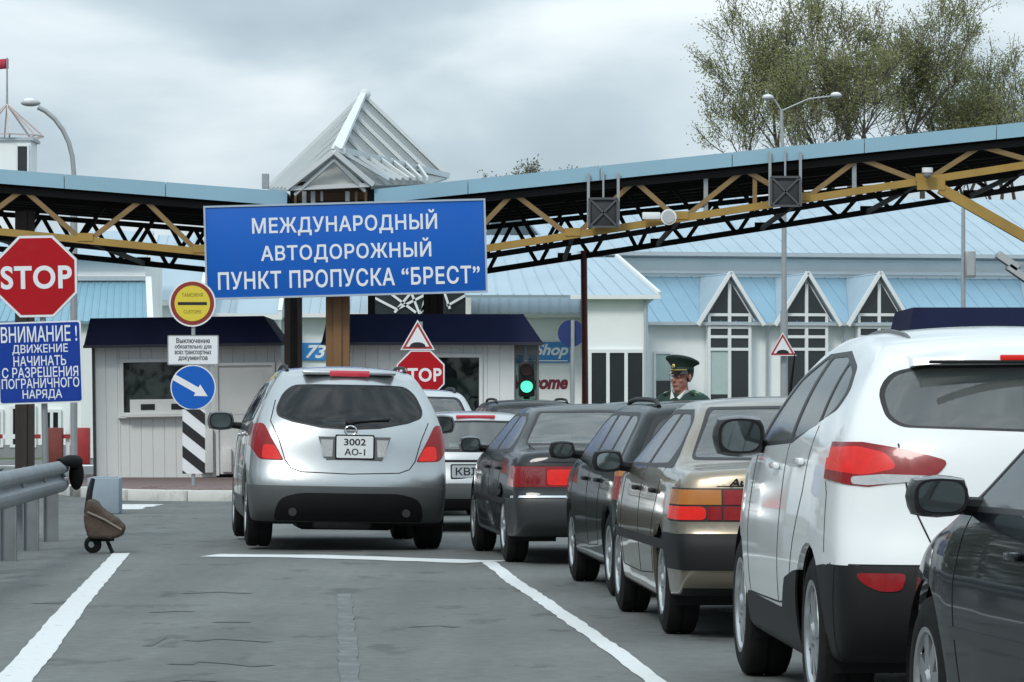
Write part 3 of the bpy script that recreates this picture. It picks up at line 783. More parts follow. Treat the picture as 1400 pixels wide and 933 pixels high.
def annex():        # narrow glazed end of the middle booth
    k = 66.0/FPX; x0 = (700-449)*k-w2/2; x1 = (737-449)*k-w2/2
    for j in range(2):
        a = x0+0.02+(x1-x0-0.02)*j/2; b = x0+(x1-x0)*(j+1)/2
        f = MB().box((a+0.02, 0.08, rb2/2), (0.04, 0.06, rb2)).box((b-0.02, 0.08, rb2/2), (0.04, 0.06, rb2)).box(((a+b)/2, 0.08, 1.0), (b-a-0.08, 0.05, 0.05)).box(((a+b)/2, 0.08, rb2-0.12), (b-a-0.08, 0.05, 0.2)).build('window', mat('annex_frame', (0.16, 0.17, 0.17), 0.5), bo2)
        MB().box(((a+b)/2, 0.09, rb2/2+0.45), (b-a-0.08, 0.01, rb2-1.2)).build('pane', WINDK, f)
        MB().box(((a+b)/2, 0.09, 0.48), (b-a-0.08, 0.03, 0.9)).build('panel', BOARD, f)
    MB().box((x1-0.02, 1.3, rb2/2), (0.04, 2.4, rb2)).build('side_wall', BOARD, bo2)
annex()

# ------------------------------------------------------------------ terminal buildings behind the canopy
FGL = mat('far_window_glass', (0.018, 0.024, 0.026), 0.10, var=0.4, vscale=0.8, spec=0.6)
GUT = mat('gutter_grey', (0.42, 0.47, 0.50), 0.5, var=0.1)
def quadslab(name, pts, m, parent, t=0.08):
    pts = [Vector(p) for p in pts]
    n = (pts[1]-pts[0]).cross(pts[-1]-pts[0]).normalized()*t
    if n.z < 0: n = -n
    k = len(pts); b = MB()
    b.add([p+n*0 for p in pts]+[p-n for p in pts], [tuple(range(k)), tuple(range(2*k-1, k-1, -1))]+[(i, k+i, k+(i+1) % k, (i+1) % k) for i in range(k)])
    return b.build(name, m, parent)
def roof_ribs(parent, roof, e0, e1, r0, r1, n, m=ROOFB):
    """standing seams from the eave line e0-e1 to the ridge line r0-r1"""
    e0, e1, r0, r1 = map(Vector, (e0, e1, r0, r1)); up = Vector((0, 0, 0.02))
    for i in range(n+1):
        t = i/n; MB().beam(e0.lerp(e1, t)+up*0.5, r0.lerp(r1, t)+up*0.5, 0.03, 0.026).build('seam', m, roof)
def wallbox(name, x0, x1, y0, y1, z0, z1, m, parent):
    return MB().box(((x0+x1)/2, (y0+y1)/2, (z0+z1)/2), (x1-x0, y1-y0, z1-z0)).build(name, m, parent)
def far_window(parent, x0, x1, z0, z1, y, cols=1, rows=1, f=0.07, blind=None):
    w = MB()
    w.box(((x0+x1)/2, y-0.03, z1-f/2), (x1-x0, 0.08, f)).box(((x0+x1)/2, y-0.03, z0+f/2), (x1-x0, 0.08, f))
    for c in range(cols+1):
        x = x0+f/2+(x1-x0-f)*c/cols; w.box((x, y-0.031, (z0+z1)/2), (f, 0.078, z1-z0-2*f))
    o = w.build('window', TRIMW, parent)
    for c in range(cols):
        a = x0+f+(x1-x0-f)*c/cols; b = x0+(x1-x0-f)*(c+1)/cols
        for r in range(rows):
            q0 = z0+f+(z1-z0-2*f)*r/rows; q1 = z0+f+(z1-z0-2*f)*(r+1)/rows
            MB().box(((a+b)/2, y-0.012, (q0+q1)/2), (b-a, 0.02, q1-q0-(0.03 if r < rows-1 else 0))).build('pane', BLIND if blind and (c, r) in blind else FGL, o)
    return o

def dormer_hall():
    yaw = R(12); c, s = math.cos(yaw), math.sin(yaw); ox, oy = GX(885, 126), 126.0
    root = empty('terminal_hall', (ox, oy, 0), yaw); tag(root, 'white terminal hall with pale blue roof and three pointed dormer windows', 'building')
    def lx(px, y=0.0): return ((px-700)*(oy+y*c) - FPX*(ox-y*s)) / (FPX*c-(px-700)*s)
    def lz(px, row, y=0.0): return GZ(row, oy + lx(px, y)*s + y*c)
    X0, X1 = 0.0, lx(1560)
    ez = lz(1000, 441); rz = lz(1000, 379, 3.2); uz = lz(1000, 346, 3.2); tz = lz(1000, 268, 9.5)
    wallbox('wall', X0, X1, 0, 9, 0, ez, WALLW, root)
    wallbox('upper_wall', X0-2, X1+2, 3.3, 16, ez, uz, WALLW, root)
    e0, e1, r0, r1 = (X0-0.2, -0.4, ez), (X1+0.3, -0.4, ez), (X0-0.2, 3.3, rz), (X1+0.3, 3.3, rz)
    rf = quadslab('roof', [e0, e1, r1, r0], ROOFL, root); roof_ribs(root, rf, e0, e1, r0, r1, 34, ROOFL)
    # hipped corner at the far right of the lower roof and gutters
    MB().box(((X0+X1)/2, -0.42, ez-0.05), (X1-X0+0.4, 0.12, 0.10)).build('gutter', GUT, root)
    for dz, h in ((0.16, 0.10), (0.55, 0.07)):
        MB().box(((X0+X1)/2, 3.24, rz+dz), (X1-X0+4, 0.14, h)).build('cornice', TRIMW, root)
    E0, E1, R0, R1 = (X0-2.4, 2.7, uz), (X1+2.4, 2.7, uz), (X0-2.4, 10, tz), (X1+2.4, 10, tz)
    rf2 = quadslab('upper_roof', [E0, E1, R1, R0], ROOFB, root); roof_ribs(root, rf2, E0, E1, R0, R1, 40)
    quadslab('upper_roof', [R0, R1, (X1+2.4, 17, uz), (X0-2.4, 17, uz)], ROOFB, root)
    MB().box(((X0+X1)/2, 2.64, uz-0.07), (X1-X0+4.8, 0.12, 0.12)).build('gutter', GUT, root)
    pxs = (993, 1098, 1197, 1440)
    for px in pxs:
        xc = lx(px); hw = 1.02; pk = lz(px, 374); fy = -0.52
        sw = xc
        d = quadslab('dormer_roof', [(xc, fy, pk), (xc, 3.25, rz+0.02), (xc-hw, fy, ez-0.02)], ROOFB, root, 0.05)
        quadslab('slope', [(xc, fy, pk), (xc+hw, fy, ez-0.02), (xc, 3.25, rz+0.02)], ROOFB, d, 0.05)
        wall = MB().prism([(xc-hw*0.93, ez-0.1), (xc+hw*0.93, ez-0.1), (xc, pk-0.12)], -0.30, -0.05).build('dormer_gable', TRIMW, root)
        for sg in (-1, 1):
            MB().beam((xc, fy-0.03, pk+0.02), (xc+sg*(hw+0.05), fy-0.03, ez-0.10), 0.10, 0.115).build('barge_board', TRIMW, root)
        # tall window: pointed head, three bands and a long lower light, with one mullion
        w = 0.66; y = -0.34
        fr = MB()
        top = pk-0.34
        zr = [lz(px, r) for r in (431, 448, 461, 478, 590)]
        fr.box((xc, y-0.02, (top+zr[-1])/2), (0.10, 0.10, top-zr[-1]))
        for zz in zr[:-1]: fr.box((xc, y-0.021, zz), (2*w, 0.09, 0.09))
        for sg in (-1, 1): fr.box((xc+sg*w, y-0.022, (zr[0]+zr[-1])/2), (0.09, 0.09, zr[0]-zr[-1]))
        wo = fr.build('window', TRIMW, root)
        MB().box((xc, y+0.14, (ez+zr[-1])/2), (2*w+0.06, 0.30, ez-zr[-1])).build('window_box', WALLW, wo)
        for sg in (-1, 1):
            t = w*0.96
            poly = [(xc+sg*0.04, zr[0]+0.05), (xc+sg*t*1.02, zr[0]+0.05), (xc+sg*0.04, top+0.05)]
            if sg < 0: poly = poly[::-1]
            MB().prism(poly, y-0.012, y+0.01).build('pane', FGL, wo)
            for q in range(4):
                a, b = zr[q]-0.045, zr[q+1]+0.045
                mid = (xc+sg*(w/2+0.005)); dd = w-0.10
                if q == 3:
                    cut = a-(a-b)*(0.55 if (sg < 0 and px in (993,)) else 0.0)
                    if cut < a: MB().box((mid, y-0.006, (a+cut)/2), (dd, 0.02, a-cut)).build('pane', BLIND, wo)
                    MB().box((mid, y-0.006, (cut+b)/2), (dd, 0.02, cut-b)).build('pane', FGL, wo)
                else:
                    MB().box((mid, y-0.006, (a+b)/2), (dd, 0.02, a-b)).build('pane', FGL, wo)
    # plain windows left of the first dormer
    far_window(root, lx(893), lx(919), lz(900, 560), lz(900, 481), -0.02, 1, 2, blind={(0, 1)})
    for px in (1047, 1150):
        MB().tube([(lx(px), -0.45, ez-0.05), (lx(px), -0.15, ez-0.4), (lx(px), -0.12, 0)], 0.05, 8).build('downpipe', GUT, root, smooth=True)
dormer_hall()

def entrance_block():
    z = 117.0; x0, x1 = GX(796, z), GX(886, z); root = empty('entrance_block', ((x0+x1)/2, z, 0)); tag(root, 'white projecting block with hipped pale blue roof right of the dark red post', 'building')
    w = x1-x0; ez = GZ(404, z); pk = GZ(352, z+2.5)
    xl = -w/2-5.0
    wallbox('wall', -w/2, w/2, 0, 8, 0, ez, WALLW, root)
    e0, e1 = (-w/2-3.4, -0.35, ez), (w/2+0.32, -0.35, ez); p0, p1 = (-w/2-3.4, 2.6, pk), (w/2-0.85, 2.6, pk)
    rf = quadslab('roof', [e0, e1, p1, p0], ROOFB, root); roof_ribs(root, rf, e0, e1, p0, p1, 12)
    quadslab('roof', [e1, (w/2+0.32, 8, ez), p1], ROOFB, root)
    MB().beam(Vector(e1)+Vector((0, 0, 0.05)), Vector(p1)+Vector((0, 0, 0.05)), 0.10, 0.10).build('hip_cap', TRIMW, root)
    MB().box((0, -0.36, ez-0.06), (w+0.7, 0.14, 0.12)).build('gutter', TRIMW, root)
    k = z/FPX; X = lambda px: GX(px, z)-(x0+x1)/2
    far_window(root, X(804), X(883), GZ(560, z), GZ(478, z), -0.02, 3, 1, 0.10)
    MB().tube([(w/2-0.08, -0.12, ez-0.1), (w/2-0.08, -0.12, 0)], 0.05, 8).build('downpipe', GUT, root)
entrance_block()

def long_wing():
    z = 119.5; x0, x1 = GX(200, z), GX(797, z); cx = (x0+x1)/2; root = empty('service_wing', (cx, z, 0)); tag(root, 'long white wing with pale blue metal roof seen between and behind the booths', 'building')
    w = x1-x0; ez = GZ(429, z); pk = GZ(322, z+6.5); X = lambda px: GX(px, z)-cx
    wallbox('wall', -w/2, w/2, 0, 10, 0, ez, WALLW, root)
    e0, e1, p0, p1 = (-w/2-0.2, -0.5, ez), (w/2-0.1, -0.5, ez), (-w/2-0.2, 6.5, pk), (w/2-0.1, 6.5, pk)
    rf = quadslab('roof', [e0, e1, p1, p0], ROOFB, root); roof_ribs(root, rf, e0, e1, p0, p1, 44)
    quadslab('roof', [p0, p1, (w/2-0.1, 14, ez), (-w/2-0.2, 14, ez)], ROOFB, root)
    MB().box((0, -0.53, ez-0.06), (w, 0.14, 0.13)).build('gutter', TRIMW, root)
    # two white-edged roof bays on the left part and the glazed gable with white lattice bars
    for a, b, et in ((200, 281, 411), (328, 388, 430)):
        e = GZ(et, z-1)
        quadslab('roof_bay', [(X(a), -1.6, e), (X(b), -1.6, e), (X(b), 2.4, e+1.75), (X(a), 2.4, e+1.75)], ROOFB, root)
        MB().box(((X(a)+X(b))/2, -1.64, e-0.09), (X(b)-X(a)+0.1, 0.12, 0.16)).build('gutter', TRIMW, root)
        wallbox('wall', X(a)+0.05, X(b)-0.05, -1.3, -0.02, 0, e-0.1, WALLW, root)
        MB().beam((X(b)-0.02, -1.62, e+0.05), (X(b)-0.02, 2.4, e+1.8), 0.12, 0.14).build('verge', TRIMW, root)
    g = wallbox('glazed_gable', X(510), X(640), -1.2, 0.6, GZ(450, z), GZ(352, z), FGL, root)
    for px in (508, 641):
        MB().beam((X(px), -1.24, GZ(452, z)), (X(px), -1.24, GZ(350, z)), 0.16).build('edge_trim', TRIMW, g)
    for a, ra, b, rb in ((512, 408, 543, 424), (534, 402, 570, 429), (541, 429, 566, 399), (563, 400, 575, 431), (576, 430, 590, 402), (578, 428, 584, 404), (612, 420, 640, 404), (608, 400, 616, 424), (545, 424, 600, 396)):
        MB().beam((X(a), -1.26, GZ(ra, z)), (X(b), -1.26, GZ(rb, z)), 0.07).build('lattice_bar', TRIMW, g)
    # shop lettering on the wall
    sb = MB().box(((X(700)+X(779))/2, -0.06, (GZ(468, z)+GZ(496, z))/2), (X(779)-X(700), 0.06, GZ(468, z)-GZ(496, z))).build('shop_sign', mat('shop_blue', (0.03, 0.22, 0.55), 0.4, var=0.06), root)
    text_obj('lettering', 'Shop', SWHITE, sb, (X(731)+X(777))/2, -0.095, (GZ(470, z)+GZ(491, z))/2, X(777)-X(731), 0.44, bold=0.03, shear=0.3)
    MB().box(((X(716)+X(776))/2, -0.095, GZ(493.5, z)), (X(776)-X(716), 0.01, 0.03)).build('underline', SWHITE, sb)
    wb = MB().box(((X(692)+X(779))/2, -0.045, (GZ(500, z)+GZ(562, z))/2), (X(779)-X(692), 0.05, GZ(500, z)-GZ(562, z))).build('welcome_board', TRIMW, root)
    text_obj('lettering', 'Welcome', mat('dark_red_letter', (0.16, 0.01, 0.03), 0.5), wb, (X(692)+X(777))/2, -0.075, GZ(523, z), X(776)-X(692), 0.42, bold=0.05, shear=0.25)
    text_obj('lettering', 'duty free', mat('dark_red_letter', (0.16, 0.01, 0.03), 0.5), wb, (X(706)+X(777))/2, -0.075, GZ(550, z), X(774)-X(706), 0.36, bold=0.04, shear=0.25) if False else None
    bb = MB().box(((X(404)+X(448))/2, -0.06, GZ(481, z)), (X(448)-X(404), 0.06, GZ(469, z)-GZ(493, z))).build('shop_sign', mat('shop_blue', (0.03, 0.22, 0.55), 0.4, var=0.06), root)
    text_obj('lettering', '73', SWHITE, bb, X(432), -0.095, GZ(481, z), X(446)-X(418), 0.40, bold=0.03, shear=0.3)
    for a, b in ((655, 690), (240, 275)):
        far_window(root, X(a), X(b), GZ(520, z), GZ(460, z), -0.02, 2, 1)
long_wing()

def left_gable():
    z = 108.0; x0, x1 = GX(-60, z), GX(200, z); cx = (x0+x1)/2; root = empty('side_building', (cx, z, 0)); tag(root, 'white building with teal roof at far left, behind the red STOP sign', 'building')
    X = lambda px: GX(px, z)-cx; ez = GZ(440, z); w = x1-x0
    wallbox('wall', X(-60), X(128), 0, 9, 0, ez, WALLW, root)
    e0, e1, p0, p1 = (X(-60), -0.5, ez), (X(207), -0.5, ez), (X(-60), 3.5, GZ(386, z+3.5)), (X(186), 3.5, GZ(386, z+3.5))
    rf = quadslab('roof', [e0, e1, p1, p0], ROOFB2, root); roof_ribs(root, rf, e0, e1, p0, p1, 26, ROOFB2)
    wallbox('upper_wall', X(-60), X(182), 3.6, 9, ez-0.1, GZ(352, z+3.6), WALLW, root)
    MB().box(((X(-60)+X(184))/2, 3.5, GZ(381, z+3.5)), (X(184)-X(-60), 0.16, 0.12)).build('cornice', GUT, root)
    MB().beam(Vector(e1)+Vector((0.02, -0.05, 0.03)), Vector(p1)+Vector((0.02, -0.05, 0.08)), 0.16, 0.16).build('verge', TRIMW, root)
    q0, q1 = (X(-60), 3.2, GZ(352, z+3.6)), (X(186), 3.2, GZ(352, z+3.6)); t0, t1 = (X(-60), 9, GZ(316, z+9)), (X(170), 9, GZ(316, z+9))
    rf2 = quadslab('upper_roof', [q0, q1, t1, t0], ROOFB, root)
    for a, b, r0, r1 in ((14, 50, 555, 612), (58, 84, 560, 612), (-40, 5, 560, 612)):
        far_window(root, X(a), X(b), GZ(r1, z), GZ(r0, z), -0.02, 2, 1, 0.08)
    MB().box((X(121), -0.1, ez/2), (X(130)-X(112), 0.24, ez)).build('pilaster', TRIMW, root)
    wallbox('plinth', X(-60), X(128), -0.06, 0.0, 0, 0.35, mat('plinth_grey', (0.25, 0.26, 0.27), 0.8), root)
    wallbox('wall', X(128), X(205), 3.4, 9, 0, ez-0.05, WALLW, root)
left_gable()

def tower():
    z = 135.0; cx = GX(5, z); root = empty('corner_tower', (cx, z, 0)); tag(root, 'white tower with lattice lantern frame and flag at the left edge', 'tower')
    k = z/FPX; tp = GZ(192, z); w = 74*k
    wallbox('wall', -w/2, w/2, 0, w, 0, tp, WALLW, root)
    MB().box((0, w/2, tp+0.04), (w+0.2, w+0.2, 0.10)).build('cornice', GUT, root)
    for a, b in ((22, 40), (-30, -8)):
        far_window(root, GX(a, z)-cx, GX(b, z)-cx, GZ(238, z), GZ(198, z), -0.02, 1, 1, 0.06)
    # open lantern: eight ribs bulging out and meeting at the mast
    F = mat('lantern_bar', (0.50, 0.42, 0.40), 0.5, var=0.2)
    top = GZ(140, z); mid = GZ(184, z); c = Vector((0, w/2, 0))
    ring = []
    for i in range(8):
        a = 2*math.pi*i/8+0.2; ring.append(Vector((math.cos(a)*50*k, math.sin(a)*50*k, mid))+c)
    for i in range(8):
        p = ring[i]; a = 2*math.pi*i/8+0.2
        MB().beam(p, Vector((0, w/2, top)), 0.05).build('lantern_rib', F, root)
        MB().beam(p, Vector((math.cos(a)*30*k, math.sin(a)*30*k+w/2, tp)), 0.05).build('lantern_rib', F, root)
        MB().beam(p, ring[(i+1) % 8], 0.04).build('lantern_ring', F, root)
    MB().tube([(0, w/2, top-0.1), (0, w/2, GZ(76, z))], [0.04, 0.025], 8).build('flag_mast', POLE, root)
    b = MB(); n = 8; f = Vector((0, w/2, GZ(78, z)))
    vs = []
    for i in range(n+1):
        for j in (0, 1):
            vs.append(f+Vector((i*0.13-1.0, 0.08*math.sin(i*0.9), -j*0.34+0.02*math.sin(i))))
    b.add(vs, [(2*i, 2*i+1, 2*i+3, 2*i+2) for i in range(n)])
    fl = b.build('flag', mat('flag_red', (0.45, 0.04, 0.07), 0.8), root, smooth=True)
    sm = fl.modifiers.new('thickness', 'SOLIDIFY'); sm.thickness = 0.008
tower()

# ------------------------------------------------------------------ lamp posts and poles
LHEAD = mat('lamp_head', (0.42, 0.44, 0.45), 0.4, var=0.1)
def lamp_left():
    z = 84.0; x = GX(101, z); r = empty('street_lamp', (x, z, 0)); tag(r, 'street lamp with curved grey arm above the left canopy wing', 'lamp post')
    pts = [(0, 0, 0), (0, 0, GZ(255, z))]
    for px, py in ((101, 238), (99, 215), (94, 195), (86, 178), (75, 163), (62, 152), (52, 147)): 
        p = P(px, py, z); pts.append((p.x-x, 0, p.z))
    MB().tube(pts, [0.075]*2+[0.05]*7, 10).build('pole', POLE, r, smooth=True)
    p = P(42, 141, z)
    h = MB().ball((p.x-x, 0, p.z), (0.21, 0.12, 0.075)).build('lamp_head', LHEAD, r, smooth=True)
    h.rotation_euler = (0, 0, 0)
    MB().ball((p.x-x-0.03, 0, p.z+0.035), (0.14, 0.10, 0.07)).build('cover', TRIMW, h, smooth=True)
lamp_left()
def lamp_right():
    z = 90.0; x = GX(1072, z); r = empty('street_lamp', (x, z, 0)); tag(r, 'tall double-armed street lamp in front of the trees, with a hump sign on its pole', 'lamp post')
    MB().tube([(0, 0, 0), (0, 0, GZ(300, z)), (-0.06, 0, GZ(150, z))], [0.07, 0.055, 0.035], 12).build('pole', POLE, r, smooth=True)
    MB().tube([(0, 0, 0), (0, 0, GZ(425, z))], 0.085, 12).build('sleeve', POLE, r, smooth=True)
    for px, py in ((1050, 134), (1143, 131)):
        p = P(px, py, z); zt = GZ(152, z)
        a = Vector((-0.06, 0, zt)); b = Vector((p.x-x, 0, p.z))
        MB().tube([a, a.lerp(b, 0.5)+Vector((0, 0, 0.1)), b], 0.018, 8).build('arm', POLE, r, smooth=True)
        h = MB().ball(b, (0.14, 0.11, 0.055)).build('lamp_head', LHEAD, r, smooth=True)
        MB().ball(b+Vector((0, 0, 0.025)), (0.115, 0.09, 0.055)).build('cover', TRIMW, h, smooth=True)
lamp_right()
def right_pole():
    z = 95.0; x = GX(1317, z); r = empty('equipment_pole', (x, z, 0)); tag(r, 'slim grey pole with a grey equipment box before the terminal hall', 'pole')
    MB().tube([(0, 0, 0), (0, 0, GZ(285, z))], [0.07, 0.045], 10).build('pole', POLE, r, smooth=True)
    b = MB().cbox((0.15, -0.12, GZ(362, z)), (0.24, 0.2, 0.62), 0.02).build('equipment_box', SBACK, r, smooth=True)
    MB().box((0.15, -0.225, GZ(362, z)), (0.18, 0.01, 0.52)).build('door', mat('box_door', (0.36, 0.38, 0.39), 0.5), b)
    z = 62.0; x = GX(1412, z); r = empty('floodlight_pole', (x, z, 0)); tag(r, 'grey floodlights tilted down on a pole at the right edge', 'floodlight')
    MB().tube([(0, 0, 0), (0, 0, GZ(345, z))], 0.06, 10).build('pole', POLE, r, smooth=True)
    for i, (px, py) in enumerate(((1378, 358), (1392, 374))):
        p = P(px, py, z)-Vector((x, z, 0))
        h = MB().cbox((0, 0, 0), (0.42, 0.16, 0.13), 0.03).build('lamp_head', SBACK, r, smooth=True)
        h.location = p; h.rotation_euler = (0, R(35), 0)
        MB().box((0.0, -0.086, 0), (0.36, 0.012, 0.10)).build('lens', LAMP_W, h)
        MB().beam(p, (0, 0, p.z-0.05), 0.04).build('bracket', POLE, r)
right_pole()

# ------------------------------------------------------------------ signs
def octagon(r, rot=math.pi/8): return [(r*math.cos(rot+k*math.pi/4), r*math.sin(rot+k*math.pi/4)) for k in range(8)]
def rounded_rect(w, h, r, n=5):
    out = []
    for cx, cz, a0 in ((w/2-r, -h/2+r, -90), (w/2-r, h/2-r, 0), (-w/2+r, h/2-r, 90), (-w/2+r, -h/2+r, 180)):
        for k in range(n+1):
            a = R(a0+90*k/n); out.append((cx+r*math.cos(a), cz+r*math.sin(a)))
    return out
def at(poly, cx, cz): return [(x+cx, z+cz) for x, z in poly]
def stop_plate(root, cx, cz, wid, y=0.0):
    r = wid/2/math.cos(math.pi/8)
    b = MB().prism(at(octagon(r), cx, cz), y, y+0.02).build('plate', SBACK, root)
    MB().prism(at(octagon(r*0.992), cx, cz), y-0.003, y-0.0005).build('border', SWHITE, b)
    MB().prism(at(octagon(r*0.935), cx, cz), y-0.006, y-0.003).build('face', SRED, b)
    text_obj('lettering', 'STOP', SWHITE, b, cx, y-0.006, cz-0.012*wid, wid*0.87, wid*0.285, bold=0.028, spacing=1.08)
def tri_plate(root, cx, cz, w, y=0.0):
    h = w*0.87
    def tri(s): return [(cx-w/2*s, cz-h/3*s), (cx+w/2*s, cz-h/3*s), (cx, cz+h*2/3*s)]
    b = MB().prism(tri(1), y, y+0.02).build('plate', SBACK, root)
    MB().prism(tri(0.985), y-0.003, y-0.0005).build('border', SWHITE, b)
    MB().prism(tri(0.88), y-0.005, y-0.003).build('rim', mat('sign_rim_red', (0.40, 0.03, 0.03), 0.4, var=0.1), b)
    MB().prism(tri(0.66), y-0.007, y-0.005).build('face', SWHITE, b)
    n = 10; hp = [(cx+w*0.22*math.cos(math.pi*k/n), cz-h*0.20+w*0.11*math.sin(math.pi*k/n)) for k in range(n+1)]
    hp = [(cx-w*0.25, cz-h*0.20-0.02)] + [(cx+w*0.25, cz-h*0.20-0.02)] + hp
    MB().prism(hp, y-0.009, y-0.007).build('hump_symbol', SBLK, b)
def left_signs():
    z = 40.0; k = z/FPX; x = GX(63, z)
    r = empty('stop_sign', (x, z, 0), rot=(0, R(-1.0), 0)); tag(r, 'large red octagonal STOP sign on a post at the left edge', 'sign')
    stop_plate(r, GX(56, z)-x, GZ(378, z), 112*k)
    MB().tube([(0, 0.06, 0), (0, 0.06, GZ(335, z))], 0.032, 10).build('post', SBACK, r, smooth=True)
    c = (GX(55, z), z-0.03, GZ(496, z)); r = empty('notice_sign', c, rot=(0, R(-1.9), 0)); tag(r, 'blue notice board with white Cyrillic lines right below the large STOP sign', 'sign')
    w, h = 115*k, 112*k
    p = MB().prism(rounded_rect(w, h, 0.03), 0, 0.02).build('panel', SWHITE, r)
    MB().prism(rounded_rect(w-0.03, h-0.03, 0.024), -0.003, -0.0005).build('face', SBLUE2, p)
    for t, dx, py, tw, th in (('ВНИМАНИЕ !', 0, 457, 104, 20), ('ДВИЖЕНИЕ', 1, 478, 76, 12.5), ('НАЧИНАТЬ', 0, 493.5, 72, 12.5), ('С РАЗРЕШЕНИЯ', 0, 509, 104, 13), ('ПОГРАНИЧНОГО', 0, 524, 106, 12.5), ('НАРЯДА', 2, 540, 54, 13)):
        text_obj('lettering', t, SWHITE, p, dx*k, -0.003, (496-py)*k, tw*k, th*k*1.1, bold=0.010, thick=0.002)
    for dx in (-0.25, 0.25): MB().box((dx, 0.045, 0.1), (0.05, 0.04, 0.04)).build('clamp', SBACK, r)
left_signs()
def island_signs():
    z = 60.2; k = z/FPX; x = GX(264, z)
    r = empty('signpost', (x, z, 0.14)); tag(r, 'signpost with yellow round sign, white plate, blue arrow disc and striped board', 'sign')
    MB().tube([(0, 0.05, 0), (0, 0.05, GZ(392, z)-0.14)], 0.03, 10).build('post', POLE, r, smooth=True)
    MB().box((0, 0.05, 0.012), (0.2, 0.2, 0.024)).build('foot', SBACK, r)
    cz = GZ(415, z)-0.14; rad = 32*k; cx = (263-264)*k
    b = disc(MB(), (cx, 0, cz), rad, 0.02, 36).build('round_plate', SWHITE, r)
    disc(MB(), (cx, -0.003, cz), rad*0.93, 0.0025, 36).build('rim', mat('sign_rim_dark', (0.25, 0.03, 0.02), 0.4), b)
    disc(MB(), (cx, -0.006, cz), rad*0.76, 0.0025, 36).build('face', SYEL, b)
    MB().box((cx, -0.007, cz-0.003), (rad*1.24, 0.003, rad*0.13)).build('bar', SBLK, b)
    GRN = mat('sign_olive', (0.25, 0.20, 0.02), 0.5)
    text_obj('lettering', 'ТАМОЖНЯ', GRN, b, cx, -0.006, cz+rad*0.36, rad*0.9, rad*0.17, thick=0.002)
    text_obj('lettering', 'CUSTOMS', GRN, b, cx, -0.006, cz-rad*0.36, rad*0.75, rad*0.15, thick=0.002)
    cz = GZ(479, z)-0.14
    b = MB().prism(at(rounded_rect(70*k, 41*k, 0.02), 0, cz), 0, 0.02).build('text_plate', SBACK, r)
    MB().prism(at(rounded_rect(67*k, 38*k, 0.015), 0, cz), -0.003, -0.0005).build('face', SWHITE, b)
    for t, py, tw in (('Выключение', 466, 46), ('обязательно для', 474.5, 50), ('всех транспортных', 483, 50), ('документов', 491, 40)):
        text_obj('lettering', t, SBLK, b, 0, -0.003, GZ(py, z)-0.14, tw*k, 7*k, bold=0.02, thick=0.002)
    cz = GZ(530, z)-0.14; rad = 31*k
    b = disc(MB(), (0, 0, cz), rad, 0.02, 36).build('round_plate', SWHITE, r)
    disc(MB(), (0, -0.003, cz), rad*0.95, 0.0025, 36).build('face', SBLUE, b)
    a = Vector((-26*k, -0.006, cz+14*k)); e = Vector((20*k, -0.006, cz-12*k)); d = (e-a).normalized(); n = Vector((-d.z, 0, d.x)); t = Vector((0, 0.003, 0))
    ar = MB(); m1 = a+d*(e-a).length*0.68
    w0 = 4.2*k; w1 = 9*k
    pts = [a-n*w0, m1-n*w0, m1-n*w1, e, m1+n*w1, m1+n*w0, a+n*w0]
    ar.add(pts+[p+t for p in pts], [(0, 1, 5, 6), (2, 3, 4), (1, 2, 4, 5), (13, 12, 8, 7), (11, 10, 9), (12, 11, 9, 8)]+[(i, 7+i, 7+(i+1) % 7, (i+1) % 7) for i in range(7)]); ar.build('arrow', SWHITE, b)
    # striped marker board below
    z0, z1 = GZ(648, z)-0.14, GZ(560, z)-0.14; w = 31*k
    b = MB().box((0.01, 0.012, (z0+z1)/2), (w, 0.02, z1-z0)).build('striped_board', SWHITE, r)
    per = 34*k; 
    def clip(poly, ax, lim, keep_less):
        out = []
        for i in range(len(poly)):
            p, q = poly[i], poly[(i+1) % len(poly)]; fp = (p[ax] <= lim) == keep_less; fq = (q[ax] <= lim) == keep_less
            if fp: out.append(p)
            if fp != fq:
                t = (lim-p[ax])/(q[ax]-p[ax]); out.append((p[0]+(q[0]-p[0])*t, p[1]+(q[1]-p[1])*t))
        return out
    sl = 0.80
    for i in range(-1, 5):
        c = z0 - 0.02 + i*per
        poly = [(-w/2, c+w*sl), (w/2, c), (w/2, c+per*0.47), (-w/2, c+per*0.47+w*sl)]
        poly = clip(clip(poly, 1, z0, False), 1, z1, True)
        if len(poly) >= 3: MB().prism([(x_+0.01, q) for x_, q in poly], -0.002, 0.001).build('black_stripe', SBLK, b)
island_signs()
